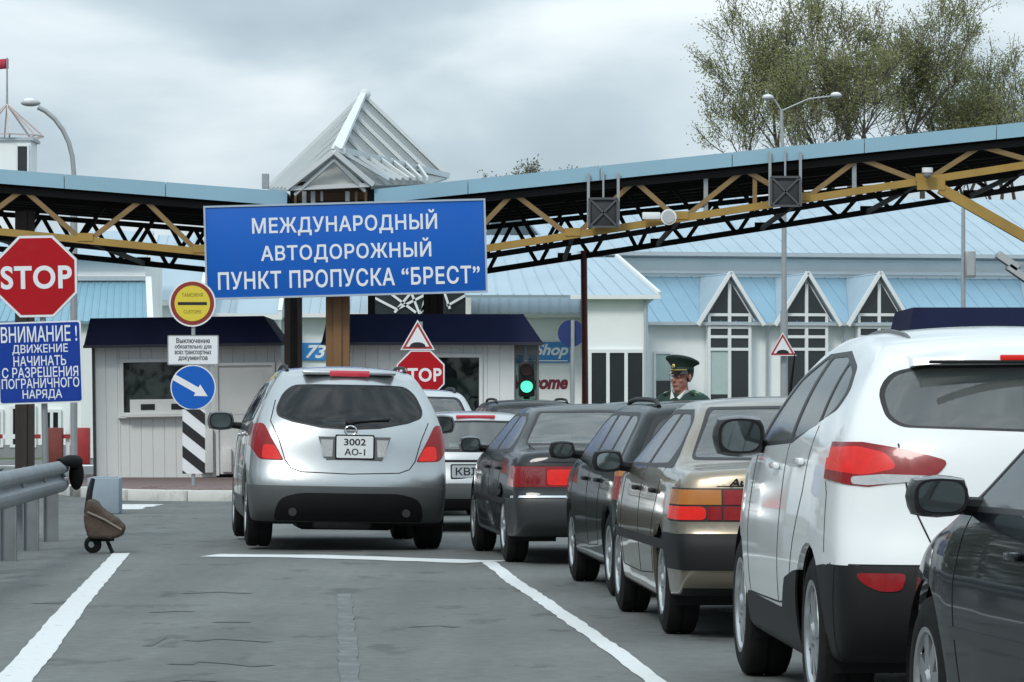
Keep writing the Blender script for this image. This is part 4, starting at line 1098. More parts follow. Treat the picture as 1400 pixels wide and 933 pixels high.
def middle_signs():
    z = 59.3; k = z/FPX; x = GX(575, z)
    r = empty('stop_sign', (x, z, 0.14)); tag(r, 'smaller octagonal STOP sign half hidden behind the silver off-roader', 'sign')
    stop_plate(r, 0, GZ(512, z)-0.14, 66*k)
    MB().tube([(0, 0.06, 0), (0, 0.06, GZ(440, z)-0.14)], 0.03, 10).build('post', POLE, r, smooth=True)
    c = (GX(571, z), z-0.01, GZ(465, z)); r = empty('warning_sign', c); tag(r, 'triangular hump warning sign mounted above the smaller STOP sign', 'sign', 'triangular hump warning signs')
    tri_plate(r, 0, 0, 48*k); MB().box((0.03, 0.04, -0.05), (0.06, 0.04, 0.04)).build('clamp', SBACK, r)
    z = 89.8; k = z/FPX; c = (GX(1070, z), z-0.05, GZ(476, z)); r = empty('warning_sign', c); tag(r, 'triangular hump warning sign on the double-armed lamp pole', 'sign', 'triangular hump warning signs')
    tri_plate(r, 0, 0, 38*k); MB().box((0.02, 0.05, 0.0), (0.06, 0.06, 0.05)).build('clamp', SBACK, r)
    # blue disc seen from behind, with its post on our side
    z = 92.0; x = GX(783, z); r = empty('round_sign', (x, z, 0)); tag(r, 'round blue sign turned away, with grey post in front, beside dark red post', 'sign')
    disc(MB(), (-0.03, 0.04, GZ(456, z)), 0.31, 0.02, 32).build('plate', BACKBLUE, r)
    MB().tube([(0, 0, 0), (0, 0, GZ(438, z))], 0.045, 10).build('post', POLE, r, smooth=True)
    # traffic light
    z = 63.0; k = z/FPX; x = GX(720, z); r = empty('traffic_light', (x, z, 0.14)); tag(r, 'black traffic light showing green beside the middle booth', 'traffic light')
    cz = GZ(519, z)-0.14
    MB().tube([(0, 0.1, 0), (0, 0.1, cz+0.1)], 0.05, 10).build('post', BLACK, r, smooth=True)
    h = MB().cbox((0, 0, cz), (0.25, 0.18, 0.54), 0.03).build('housing', BLACK, r, smooth=True)
    LG = mat('signal_green', (0.05, 0.6, 0.35), 0.3, emit=(0.10, 1.0, 0.55), estr=1.3)
    for i, (m, dz) in enumerate(((mat('signal_off', (0.06, 0.012, 0.012), 0.2), 0.15), (LG, -0.11))):
        disc(MB(), (0, -0.105, cz+dz), 0.095, 0.02, 28).build('lens', m, h, smooth=True)
        b = MB(); n = 14; vs = []; fs = []
        for q in range(n+1):
            a = math.pi*(-0.1+1.2*q/n); c_, s_ = math.cos(a), math.sin(a)
            vs += [(0.112*c_, -0.10, cz+dz+0.112*s_), (0.112*c_, -0.26, cz+dz+0.112*s_-0.02), (0.106*c_, -0.26, cz+dz+0.106*s_-0.02), (0.106*c_, -0.10, cz+dz+0.106*s_)]
        for q in range(n):
            for j in range(4): fs.append((4*q+j, 4*q+(j+1) % 4, 4*q+4+(j+1) % 4, 4*q+4+j))
        b.add(vs, fs+[(0, 1, 2, 3), (4*n+3, 4*n+2, 4*n+1, 4*n)]).build('visor', BLACK, h)
middle_signs()

# ------------------------------------------------------------------ guard rail, barrier, small things at the left
def w_profile():
    pr = []
    hts = [0.155, 0.135, 0.10, 0.075, 0.045, 0.02, 0.0, -0.02, -0.045, -0.075, -0.10, -0.135, -0.155]
    dep = [0.055, 0.028, 0.004, 0.0, 0.010, 0.055, 0.072, 0.055, 0.010, 0.0, 0.004, 0.028, 0.055]
    return list(zip(dep, hts))
def guard_rail(name, label, path, top, flip=1, posts=True):
    base = path[0]; root = empty(name, (base[0], base[1], 0)); tag(root, label, 'guard rail')
    pr = w_profile(); pts = [Vector(p) for p in path]
    b = MB(); vs = []; n = len(pr)
    for i, p in enumerate(pts):
        d = (pts[min(i+1, len(pts)-1)]-pts[max(i-1, 0)]).normalized(); nn = Vector((-d.y, d.x))*flip
        for dp, h in pr:
            q = p + nn*dp; vs.append((q.x-base[0], q.y-base[1], top-0.155+h))
    fs = [(i*n+j, i*n+j+1, (i+1)*n+j+1, (i+1)*n+j) for i in range(len(pts)-1) for j in range(n-1)]
    o = b.add(vs, fs).build('rail_beam', GALV, root, smooth=True)
    sm = o.modifiers.new('thickness', 'SOLIDIFY'); sm.thickness = 0.006
    for i in range(0, len(pts)):
        if i % 3: continue
        p = pts[i]; d = (pts[min(i+1, len(pts)-1)]-pts[max(i-1, 0)]).normalized(); nn = Vector((-d.y, d.x))*flip
        q = p+nn*0.18; rz = math.atan2(d.y, d.x)
        b = MB(); hgt = top-0.03
        b.box((q.x-base[0], q.y-base[1], hgt/2), (0.12, 0.012, hgt), rz+math.pi/2)
        for s_ in (-0.066, 0.066):
            w = Vector((-d.y, d.x))*s_; b.box((q.x+w.x-base[0], q.y+w.y-base[1], hgt/2), (0.012, 0.10, hgt), rz+math.pi/2)
        b.build('rail_post', GALV, root)
        w = p+nn*0.10; MB().box((w.x-base[0], w.y-base[1], top-0.155), (0.10, 0.10, 0.20), rz+math.pi/2).build('spacer', GALV, root)
        w = p-nn*0.004; MB().ball((p.x+nn.x*0.07-nn.x*0.02-base[0], p.y+nn.y*0.05-base[1], top-0.155), (0.018, 0.018, 0.018), 8, 5).build('bolt', SBACK, root)
    return root
path1 = []
for i in range(19):
    t = i/18; z = 24.5 + t*(39.6-24.5); x = -4.36 + 0.042*(39.6-z)
    path1.append((x, z))
g1 = guard_rail('guard_rail', 'galvanised guard rail nearest the road at lower left', path1, 0.80)
def rail_end():
    e = Vector((path1[-1][0]-path1[0][0], path1[-1][1]-path1[0][1], 0))
    MB().ball(e+Vector((0.07, 0.02, 0.66)), (0.075, 0.075, 0.155), 16, 12).build('end_cap', RUBBER, g1, smooth=True)
    MB().tube([e+Vector((0.07, 0.0, 0.78)), e+Vector((0.02, -0.25, 0.80)), e+Vector((-0.03, -0.6, 0.795))], [0.07, 0.055, 0.03], 10).build('end_wrap', RUBBER, g1, smooth=True)
rail_end()
path2 = [(x-0.75, z+0.5) for x, z in path1]
guard_rail('guard_rail', 'second galvanised guard rail running behind the nearest one', path2, 0.72, -1)
def trolley():
    z = 36.4; x = GX(138, z); r = empty('bag_trolley', (x, z, 0)); tag(r, 'brown sack on a small black wheeled frame at the end of the guard rail', 'trolley')
    k = z/FPX
    W = lambda px, py: (GX(px, z)-x, GZ(py, z))
    prof = [W(*p) for p in ((117, 716), (121, 735), (150, 737), (169, 733), (172, 719), (160, 709), (144, 698), (131, 684), (119, 683))]
    b = MB().prism(prof, -.13, .13)
    o = b.build('sack', mat('brown_canvas', (0.078, 0.056, 0.044), 0.95, var=0.35, vscale=14, bump=0.8, bscale=18), r, smooth=False)
    bv = o.modifiers.new('round', 'BEVEL'); bv.width = .035; bv.segments = 3; bv.limit_method = 'NONE'
    rm = o.modifiers.new('cloth', 'REMESH'); rm.mode = 'VOXEL'; rm.voxel_size = .012; rm.use_smooth_shade = True
    tx = bpy.data.textures.new('creases', 'CLOUDS'); tx.noise_scale = .09
    dm = o.modifiers.new('creases', 'DISPLACE'); dm.texture = tx; dm.strength = .035; dm.mid_level = .5
    px_, pz_ = W(155, 715)
    MB().tube([(*W(122, 700)[:1], -.14, W(122, 700)[1]), (*W(145, 710)[:1], -.15, W(145, 710)[1]), (*W(168, 724)[:1], -.14, W(168, 724)[1])], .010, 6).build('strap', mat('strap_pale', (.22, .19, .16), .9), r, smooth=True)
    MB().tube([(*W(128, 745)[:1], 0, W(128, 745)[1]), (*W(119, 700)[:1], 0.02, W(119, 700)[1]), (*W(122, 672)[:1], .05, W(122, 672)[1]), (*W(126, 655)[:1], .08, W(126, 655)[1])], [.022, .03, .028, .02], 8).build('frame_tube', BLACK, r, smooth=True)
    MB().tube([(*W(120, 738)[:1], 0, W(120, 738)[1]), (*W(156, 737)[:1], 0, W(156, 737)[1])], .02, 8).build('base_bar', BLACK, r, smooth=True)
    MB().tube([(*W(146, 738)[:1], 0, W(146, 738)[1]), (*W(154, 760)[:1], 0, 0.0)], .017, 8).build('leg', BLACK, r, smooth=True)
    w = MB().lathe_x([(-.03, .012), (-.03, .055), (-.02, .078), (.02, .078), (.03, .055), (.03, .012)], 22).build('wheel', RUBBER, r, smooth=True)
    w.location = (W(127, 748)[0], 0, .078); w.rotation_euler = (0, 0, R(70))
    MB().lathe_x([(-.034, .004), (-.034, .028), (.034, .028), (.034, .004)], 14).build('hub', SBACK, w, smooth=True)
trolley()
def left_bits():
    z = 50.0; x = GX(141, z); r = empty('concrete_block', (x, z, 0)); tag(r, 'blue-grey concrete block just behind the sack trolley', 'block')
    MB().cbox((0, 0.2, 0.225), (0.40, 0.4, 0.45), 0.02).build('block', mat('block_bluegrey', (0.27, 0.33, 0.38), 0.8, var=0.12, bump=0.2), r, smooth=True)
    MB().box((0, 0.2, 0.455), (0.30, 0.3, 0.012)).build('cap_plate', mat('block_bluegrey', (0.27, 0.33, 0.38)), r)
    z = 95.0; k = z/FPX; r = empty('boom_barrier', (GX(90, z), z, 0)); tag(r, 'red boom barrier lying across the far lane at the left edge', 'barrier')
    O = r.location; zz = GZ(597, z)
    MB().beam((GX(-120, z)-O.x, 0, zz), (GX(104, z)-O.x, 0, zz), 0.08, 0.10).build('boom', REDP, r)
    for i in range(4):
        a = GX(-100+i*52, z)-O.x; MB().beam((a, -0.005, zz), (a+0.4, -0.005, zz), 0.085, 0.106).build('white_band', TRIMW, r)
    for px, w, m, rt in ((76, 0.34, RUSTR, 585), (114, 0.30, REDP, 585)):
        c = GX(px, z)-O.x; h = GZ(rt, z)
        MB().cbox((c, 0.02, h/2), (w, 0.3, h), 0.02).build('drive_box', m, r, smooth=True)
    MB().beam((GX(92, z)-O.x, 0.1, 0), (GX(92, z)-O.x, 0.1, zz+0.5), 0.09).build('rest_post', TRIMW, r)
left_bits()

# ------------------------------------------------------------------ trees
BARK = mat('bark', (0.11, 0.095, 0.08), 0.9, var=0.3, vscale=3)
def leafmat(name, c0, c1):
    m = bpy.data.materials.new(name); m.use_nodes = True; nt = m.node_tree; N = nt.nodes; Lk = nt.links; b = N['Principled BSDF']
    tc = N.new('ShaderNodeTexCoord'); n = N.new('ShaderNodeTexNoise'); n.inputs['Scale'].default_value = 0.7; n.inputs['Detail'].default_value = 6
    Lk.new(tc.outputs['Object'], n.inputs['Vector']); r = N.new('ShaderNodeValToRGB'); e = r.color_ramp.elements
    e[0].position = 0.3; e[0].color = (*c0, 1); e[1].position = 0.7; e[1].color = (*c1, 1)
    Lk.new(n.outputs['Fac'], r.inputs[0]); Lk.new(r.outputs[0], b.inputs['Base Color']); b.inputs['Roughness'].default_value = 0.7
    tl = N.new('ShaderNodeBsdfTranslucent'); Lk.new(r.outputs[0], tl.inputs['Color']); mx = N.new('ShaderNodeMixShader'); mx.inputs[0].default_value = 0.45
    Lk.new(b.outputs[0], mx.inputs[1]); Lk.new(tl.outputs[0], mx.inputs[2]); Lk.new(mx.outputs[0], N['Material Output'].inputs['Surface'])
    return m
LEAF = leafmat('spring_leaf', (0.19, 0.205, 0.075), (0.33, 0.34, 0.15))
LEAFF = leafmat('far_leaf', (0.10, 0.11, 0.06), (0.17, 0.18, 0.10))
def tree(label, x, y, H, spread, seed, nleaf=1.0, group='spring trees behind the canopy', lm=None, stems=3, leafsize=0.15, bare=0.6):
    rnd = random.Random(seed)
    root = empty('deciduous_tree', (x, y, 0)); tag(root, label, 'tree', group)
    tw = MB(); lv = MB(); tips = []
    def grow(p, d, L, r, depth):
        n = 4; pts = [p]; rs = [r]; q = p.copy(); dd = d.copy()
        for i in range(n):
            dd = (dd + Vector((rnd.gauss(0, .10), rnd.gauss(0, .10), rnd.gauss(0.04, .05)))).normalized()
            q = q + dd*(L/n); pts.append(q.copy()); rs.append(max(0.011, r*(1-0.42*(i+1)/n)))
        tw.tube(pts, rs, 7 if depth < 2 else (5 if depth < 4 else 3), cap=False)
        if depth >= 2:
            for i in range(1, n+1): tips.append((pts[i], depth))
        if depth >= 5 or L < 0.25: return
        k = 4 if depth < 2 else 3
        for i in range(k):
            f = rnd.uniform(0.35, 1.0) if i else 1.0
            base = pts[min(n, max(1, int(round(f*n))))]
            ang = rnd.uniform(0.20, 0.62) if i else rnd.uniform(0.05, 0.3); az = rnd.uniform(0, 2*math.pi)
            side = Vector((math.cos(az), math.sin(az), 0)); side = (side - dd*side.dot(dd)).normalized()
            nd = (dd*math.cos(ang)+side*math.sin(ang)*spread+Vector((0, 0, 0.08))).normalized()
            grow(base, nd, L*rnd.uniform(0.52, 0.80), max(0.011, rs[-1]*rnd.uniform(0.55, 0.85)), depth+1)
    for s in range(stems):
        az = 2*math.pi*s/stems+rnd.uniform(0, 1); tilt = rnd.uniform(0.03, 0.10)*spread
        p0 = Vector((0.25*math.cos(az), 0.25*math.sin(az), 0)); d0 = Vector((math.sin(tilt)*math.cos(az), math.sin(tilt)*math.sin(az), math.cos(tilt)))
        p1 = p0+d0*H*bare*rnd.uniform(0.9, 1.05)
        tw.tube([p0, p0.lerp(p1, .5)+Vector((rnd.gauss(0, .1), rnd.gauss(0, .1), 0)), p1], [H*.011, H*.008, H*.0060], 8, cap=False)
        d1 = (d0+Vector((math.cos(az), math.sin(az), 0))*0.22*spread).normalized()
        grow(p1, d1, H*(1-bare)*0.42, H*.0055, 0)
    top = max(v[2] for v in tw.v); sc = H/top
    tw.v = [(a, b, c*sc) for a, b, c in tw.v]
    trunk = tw.build('trunk', BARK, root, smooth=True, fix=False)
    for p, dep in tips:
        p = Vector((p.x, p.y, p.z*sc)); hf = min(1.0, max(0.10, (p.z/H-bare-0.02)/(0.20)))
        cl = int(rnd.choice((0, 0, 1, 3, 6))*nleaf*hf+rnd.random()*0.7) if dep >= 3 else int(rnd.choice((0, 0, 1))*nleaf*hf)
        for _ in range(cl):
            c = p+Vector((rnd.gauss(0, .17), rnd.gauss(0, .17), rnd.gauss(0, .17)))
            a = Vector((rnd.gauss(0, 1), rnd.gauss(0, 1), rnd.gauss(0, 1))).normalized(); b2 = a.orthogonal().normalized()
            s = leafsize*rnd.uniform(0.6, 1.3)
            lv.add([c-a*s*0.5, c+b2*s*0.30, c+a*s*0.5, c-b2*s*0.30], [(0, 1, 2, 3)])
    lv.build('crown', lm or LEAF, root, fix=False)
    return root
ZT = 150
for i, (px, row, lab, sd, sp) in enumerate(((1068, 25, 'leftmost spring tree above the canopy, leaning left with thin foliage', 3, 1.3), (1125, -30, 'tall spring tree with olive leaves above the double-armed street lamp', 11, 1.25),
        (1180, -40, 'tallest olive green spring tree, third from the left above the canopy', 21, 1.25), (1262, -8, 'spring tree with several upright trunks, second from the right above the canopy', 8, 1.25), (1375, 25, 'lower spring tree at the right edge above the canopy', 17, 1.35))):
    tree(lab, GX(px, ZT+i*1.5), ZT+i*1.5, GZ(row, ZT), sp, sd, stems=3 if i < 4 else 5, leafsize=0.095, nleaf=1.35)
for i, (px, row, sd) in enumerate(((690, 222, 5), (735, 214, 6), (640, 236, 9))):
    tree(('thin far treetop %s' % ('just right of the pyramid roof', 'highest of those beyond the right canopy wing', 'lowest one nearest the pyramid roof')[(1, 2, 0)[i] if False else i]) if False else
         ('faint far tree above the canopy, middle of three right of the pyramid', 'faint far tree above the canopy, rightmost of three right of the pyramid', 'faint far tree above the canopy, nearest the pyramid of three')[i],
         GX(px, 210), 210+i*3, GZ(row, 210), 0.9, sd, nleaf=0.4, group='faint far trees beyond the canopy', lm=LEAFF, leafsize=0.16)

# ------------------------------------------------------------------ cars
def resample(pts, n):
    pts = [Vector((p[0], p[1])) for p in pts]
    ds = [0.0]
    for a, b in zip(pts[:-1], pts[1:]): ds.append(ds[-1]+(b-a).length)
    out = []; j = 0
    for i in range(n+1):
        t = ds[-1]*i/n
        while j < len(ds)-2 and ds[j+1] < t: j += 1
        f = (t-ds[j])/max(1e-9, ds[j+1]-ds[j]); out.append(pts[j].lerp(pts[j+1], min(1, f)))
    return out
def chaikin(pts, it=2):
    for _ in range(it):
        o = [pts[0]]
        for a, b in zip(pts[:-1], pts[1:]):
            o.append((a[0]*.75+b[0]*.25, a[1]*.75+b[1]*.25)); o.append((a[0]*.25+b[0]*.75, a[1]*.25+b[1]*.75))
        o.append(pts[-1]); pts = o
    return pts
def interp(tab, x):
    if x <= tab[0][0]: return tab[0][1]
    for (a, fa), (b, fb) in zip(tab[:-1], tab[1:]):
        if x <= b: return fa+(fb-fa)*(x-a)/(b-a)
    return tab[-1][1]
def sym(pts):
    """left half outline (x<=0, listed from top centre to bottom centre) mirrored to a closed polygon"""
    return list(pts) + [(-x, z) for x, z in reversed(pts) if abs(x) > 1e-6]
def mirror(pts): return [(-x, z) for x, z in reversed(pts)]

def fillet(poly, r, n=3):
    out = []; N = len(poly)
    for i in range(N):
        p = Vector(poly[i]); a = Vector(poly[i-1])-p; b = Vector(poly[(i+1) % N])-p
        if a.length < 1e-6 or b.length < 1e-6: continue
        d = min(r*1.6, a.length*.45, b.length*.45)
        if a.normalized().dot(b.normalized()) < -0.97: out.append(tuple(p)); continue
        A = p+a.normalized()*d; B = p+b.normalized()*d
        for k in range(n+1):
            t = k/n; q = A*(1-t)**2+p*2*t*(1-t)+B*t*t; out.append((q.x, q.y))
    return out
class Car:
    """Car body as a smooth closed shell cut into panels. Local axes: x right, y forward, z up; y=0 is the rear bumper."""
    def __init__(s, name, label, spec, rear_axle_px, axle_z, yaw, paint, x_is_left=True):
        s.sp = spec; s.paint = paint
        ny, nz, nx = spec.get('grid', (60, 24, 20))
        s.L = spec['L']
        top = resample(chaikin(spec['top'], spec.get('chaik', 2)), ny); rear = resample(chaikin(spec['rear'], 2), nz)
        front = resample(chaikin(spec['front'], 2), nz); bot = resample(spec['bottom'], ny)
        c00, c10, c01, c11 = bot[0], bot[-1], top[0], top[-1]
        hwT = chaikin(spec['hw'], 1); sdT = chaikin(spec['side'], 1)
        us = []
        for i in range(nx+1):
            t = 2*i/nx-1; us.append(0.55*t+0.45*math.sin(t*math.pi/2))
        bm = bmesh.new(); V = {}
        bowr, bowf, crown = spec.get('bowr', 0.12), spec.get('bowf', 0.25), spec.get('crown', 0.05)
        def pos(i, j, k):
            a, t = j/ny, k/nz
            C = bot[j]*(1-t)+top[j]*t+rear[k]*(1-a)+front[k]*a-(c00*(1-a)*(1-t)+c10*a*(1-t)+c01*(1-a)*t+c11*a*t)
            u = us[i]; y, z = C
            x = u*interp(hwT, y)*interp(sdT, z)
            y += bowr*(0.75*u*u+0.25*u**6)*(1-a)**3 - bowf*(0.8*u*u+0.2*u**6)*a**4
            z -= crown*(u*u)*t**4
            return (x, y, z)
        for i in range(nx+1):
            for j in range(ny+1):
                for k in range(nz+1):
                    if i in (0, nx) or j in (0, ny) or k in (0, nz): V[i, j, k] = bm.verts.new(pos(i, j, k))
        F = lambda *ks: bm.faces.new([V[k] for k in ks])
        for i in range(nx):
            for j in range(ny):
                F((i, j, 0), (i, j+1, 0), (i+1, j+1, 0), (i+1, j, 0)); F((i, j, nz), (i+1, j, nz), (i+1, j+1, nz), (i, j+1, nz))
            for k in range(nz):
                F((i, 0, k), (i+1, 0, k), (i+1, 0, k+1), (i, 0, k+1)); F((i, ny, k), (i, ny, k+1), (i+1, ny, k+1), (i+1, ny, k))
        for j in range(ny):
            for k in range(nz):
                F((0, j, k), (0, j, k+1), (0, j+1, k+1), (0, j+1, k)); F((nx, j, k), (nx, j+1, k), (nx, j+1, k+1), (nx, j, k+1))
        for _ in range(spec.get('smooth', 4)): bmesh.ops.smooth_vert(bm, verts=bm.verts, factor=0.5, use_axis_x=True, use_axis_y=True, use_axis_z=True)
        bmesh.ops.recalc_face_normals(bm, faces=bm.faces)
        s.bm = bm; s.lay = bm.faces.layers.int.new('region'); s.regs = {}; s.nreg = 0
        bm.normal_update(); s.bvh = BVHTree.FromBMesh(bm); bm.faces.index_update()
        s.shell = [[(v.co.copy(), v.normal.copy()) for v in f.verts] for f in bm.faces]
        # placement: left rear wheel face at photo column, axle at distance axle_z
        ro = spec['ro']; hwid = max(h for _, h in spec['hw'])
        xl = GX(rear_axle_px, axle_z)
        X = xl + (hwid if x_is_left else 0.0)*math.cos(yaw)
        s.root = empty(name, (X+math.sin(yaw)*0, axle_z, 0), yaw); tag(s.root, label, 'car', 'cars queuing at the border post')
        s.off = Vector((0, -ro, 0)); s.ro = ro; s.hw = hwid
    # --- surface queries
    def hit(s, axis, a, b, sg=-1):
        if axis == 'x': o, d = Vector((sg*3, a, b)), Vector((-sg, 0, 0))
        elif axis == 'y': o, d = Vector((a, -3 if sg < 0 else s.L+3, b)), Vector((0, 1 if sg < 0 else -1, 0))
        else: o, d = Vector((a, b, 4)), Vector((0, 0, -1))
        r = s.bvh.ray_cast(o, d)
        return (r[0], r[1]) if r[0] is not None else (None, None)
    # --- cutting
    def cut(s, name, poly, axis='x', cond=None, m=None, out=0.0, flange=0.02, parent=None, only=None, fil=None):
        if fil is None: fil = {'rear_window': .05, 'side_window': .025, 'window_trim': .04, 'tail_light': .018, 'lit_bulb': .02, 'tailgate': .05, 'windscreen': .04, 'reversing_light': .01, 'reflector': .015, 'valance': .05}.get(name, 0)
        if fil: poly = fillet(poly, fil)
        ax = {'x': (1, 2), 'y': (0, 2), 'z': (0, 1)}[axis]
        x0 = min(p[0] for p in poly)-0.02; x1 = max(p[0] for p in poly)+0.02; y0 = min(p[1] for p in poly)-0.02; y1 = max(p[1] for p in poly)+0.02
        def near(f):
            if cond and not cond(f.calc_center_median(), f.normal): return False
            a = [v.co[ax[0]] for v in f.verts]; b = [v.co[ax[1]] for v in f.verts]
            return max(a) > x0 and min(a) < x1 and max(b) > y0 and min(b) < y1
        n = len(poly)
        cand = set(f for f in s.bm.faces if near(f))
        for i in range(n):
            p, q = poly[i], poly[(i+1) % n]
            d = (q[0]-p[0], q[1]-p[1]); l = math.hypot(*d)
            if l < 1e-6: continue
            nn = [0, 0, 0]; nn[ax[0]] = d[1]/l; nn[ax[1]] = -d[0]/l
            co = [0, 0, 0]; co[ax[0]] = p[0]; co[ax[1]] = p[1]
            es = set(); vs = set()
            for f in cand:
                es.update(f.edges); vs.update(f.verts)
            r = bmesh.ops.bisect_plane(s.bm, geom=list(cand)+list(es)+list(vs), plane_co=co, plane_no=nn, dist=1e-5)
            cand = set(g for g in r['geom'] if isinstance(g, bmesh.types.BMFace))
        s.nreg += 1; rid = s.nreg; cnt = 0
        for f in cand:
            c = f.calc_center_median()
            if (only is None or f[s.lay] in only) and in_poly((c[ax[0]], c[ax[1]]), poly): f[s.lay] = rid; cnt += 1
        s.regs[rid] = dict(name=name, axis=axis, m=m, out=out, flange=flange, parent=parent)
        return rid
    def smooth_normal(s, co, fallback):
        r = s.bvh.find_nearest(co)
        if r[2] is None: return fallback
        acc = Vector((0, 0, 0))
        for c, n in s.shell[r[2]]: acc += n*(1/((c-co).length_squared+1e-6))
        return acc.normalized()
    def extract(s, name, faces, m, out=0.0, flange=0.02, parent=None):
        vm = {}; vs = []; fs = []; bound = {}; nr = []
        for f in faces:
            for e in f.edges: bound[e] = bound.get(e, 0)+1
        for f in faces:
            idx = []
            for v in f.verts:
                if v not in vm: sn = s.smooth_normal(v.co, v.normal); vm[v] = len(vs); vs.append(v.co+sn*out+s.off); nr.append(sn)
                idx.append(vm[v])
            fs.append(idx)
        nsm = len(fs); 
        if flange:
            fl = {}
            def fv(v, dz):
                key = (v, dz)
                if key not in fl: sn = nr[vm[v]]; fl[key] = len(vs); vs.append(v.co+sn*(out-dz)+s.off); nr.append(sn)
                return fl[key]
            for f in faces:
                for lp in f.loops:
                    e = lp.edge
                    if bound[e] == 1:
                        a, b = lp.vert, lp.link_loop_next.vert
                        fs.append([fv(b, 0.0), fv(a, 0.0), fv(a, flange), fv(b, flange)])
        me = bpy.data.meshes.new(name); me.from_pydata(vs, [], fs)
        for i, p in enumerate(me.polygons): p.use_smooth = True
        me.update(); me.normals_split_custom_set_from_vertices(nr); me.materials.append(m)
        o = bpy.data.objects.new(name, me); COL.objects.link(o); o.parent = parent or s.root
        return o
    def mb(s): return MB()
    def put(s, b, name, m, parent=None, smooth=True):
        b.v = [(x+s.off.x, y+s.off.y, z+s.off.z) for x, y, z in b.v]
        return b.build(name, m, parent or s.root, smooth=smooth)
    def ribbon(s, name, line, axis, w, m, sides=(-1, 1), h=0.002, parent=None, step=0.05):
        pts = []
        for p, q in zip(line[:-1], line[1:]):
            l = math.hypot(q[0]-p[0], q[1]-p[1]); k = max(1, int(l/step))
            for i in range(k): pts.append((p[0]+(q[0]-p[0])*i/k, p[1]+(q[1]-p[1])*i/k))
        pts.append(line[-1])
        for sg in sides:
            b = MB()
            hs = [s.hit(axis, a, c, sg) for a, c in pts]; hs = [x for x in hs if x[0] is not None]
            if len(hs) < 2: continue
            vs = []
            for i, (p, n) in enumerate(hs):
                t = (hs[min(i+1, len(hs)-1)][0]-hs[max(i-1, 0)][0]).normalized(); sd = n.cross(t).normalized()*(w/2)
                vs += [p-sd-n*0.003, p-sd*0.7+n*h, p+sd*0.7+n*h, p+sd-n*0.003]
            fs = [(4*i+j, 4*i+j+1, 4*i+5+j, 4*i+4+j) for i in range(len(hs)-1) for j in range(3)]
            b.add(vs, fs); s.put(b, name, m, parent)
    # --- standard equipment
    def wheels(s, wb, r, wid, rimr, rim_m=None, style=5, arch=None):
        rim_m = rim_m or ALLOY; ar = arch or r*1.13
        ya = (s.ro, s.ro+wb); hub_x = s.hw*0.985-wid/2-0.02
        for y in ya:
            n = 26; poly = [(y+ar*math.cos(2*math.pi*k/n), r*1.02+ar*math.sin(2*math.pi*k/n)) for k in range(n)]
            s.cut('_hole', poly, 'x', lambda c, nn: abs(c.x) > s.hw*0.55)
        tb = MB().lathe_x([(-wid/2, rimr*0.98), (-wid/2-0.004, rimr*1.06), (-wid/2-0.006, (rimr+r)/2), (-wid/2+0.012, r*0.965), (-wid/2+0.035, r), (-0.012, r), (-0.010, r-0.008), (0.010, r-0.008), (0.012, r), (wid/2-0.035, r), (wid/2-0.012, r*0.965), (wid/2+0.006, (rimr+r)/2), (wid/2+0.004, rimr*1.06), (wid/2, rimr*0.98)], 40)
        rb = MB(); x0 = -wid/2
        rb.lathe_x([(x0+0.015, rimr*0.86), (x0+0.0, rimr*0.90), (x0-0.004, rimr*0.99), (x0+0.01, rimr*1.0), (x0+0.03, rimr*0.97), (wid/2-0.02, rimr*0.95)], 40)
        for k in range(style):
            a = 2*math.pi*k/style; c_, s_ = math.cos(a), math.sin(a)
            w0, w1 = rimr*(1.5/style)*0.6+0.012, rimr*(1.2/style)*0.6+0.012
            vs = []
            for rr, hw_, xx in ((rimr*0.12, w0, x0+0.005), (rimr*0.90, w1, x0+0.012)):
                for q in (-1, 1):
                    for dx in (0, 0.03):
                        vs.append((xx+dx, rr*c_-q*hw_*s_, rr*s_+q*hw_*c_))
            rb.add(vs, [(0, 2, 6, 4), (1, 5, 7, 3), (0, 4, 5, 1), (2, 3, 7, 6), (4, 6, 7, 5), (0, 1, 3, 2)])
        rb.lathe_x([(x0-0.006, 0.001), (x0-0.006, rimr*0.18), (x0+0.01, rimr*0.26), (x0+0.04, rimr*0.26)], 20)
        hb = MB().lathe_x([(-0.02, 0.01), (-0.02, rimr*0.72), (0.0, rimr*0.74), (0.02, rimr*0.72), (0.02, 0.01)], 24)
        first = None
        for sg in (-1, 1):
            for y in ya:
                if first is None:
                    hub = hb.build('wheel', mat('brake_disc', (0.05, 0.05, 0.05), 0.5, metal=0.6), s.root, smooth=True)
                    ty = tb.build('tyre', RUBBER, hub, smooth=True); ri = rb.build('rim', rim_m, hub, smooth=True); first = hub
                else:
                    hub = copy_tree(first, s.root)
                hub.location = (sg*hub_x, y-s.ro, r); hub.rotation_euler = (random.uniform(0, 1), 0, 0 if sg < 0 else math.pi)
                b = MB(); n = 18; vs = []
                for k in range(n+1):
                    a = math.pi*(-0.12+1.24*k/n)
                    for xx in (sg*s.hw*0.50, sg*(s.hw*0.955)):
                        vs.append((xx, y+(ar+0.012)*math.cos(a), r*1.02+(ar+0.012)*math.sin(a)))
                m_ = len(vs); cI = m_; vs.append((sg*s.hw*0.50, y, r*0.8))
                fs = [(2*k, 2*k+1, 2*k+3, 2*k+2) for k in range(n)]+[(2*k, 2*k+2, cI) for k in range(n)]
                b.add(vs, fs); s.put(b, 'wheel_well', BLACK, smooth=False)
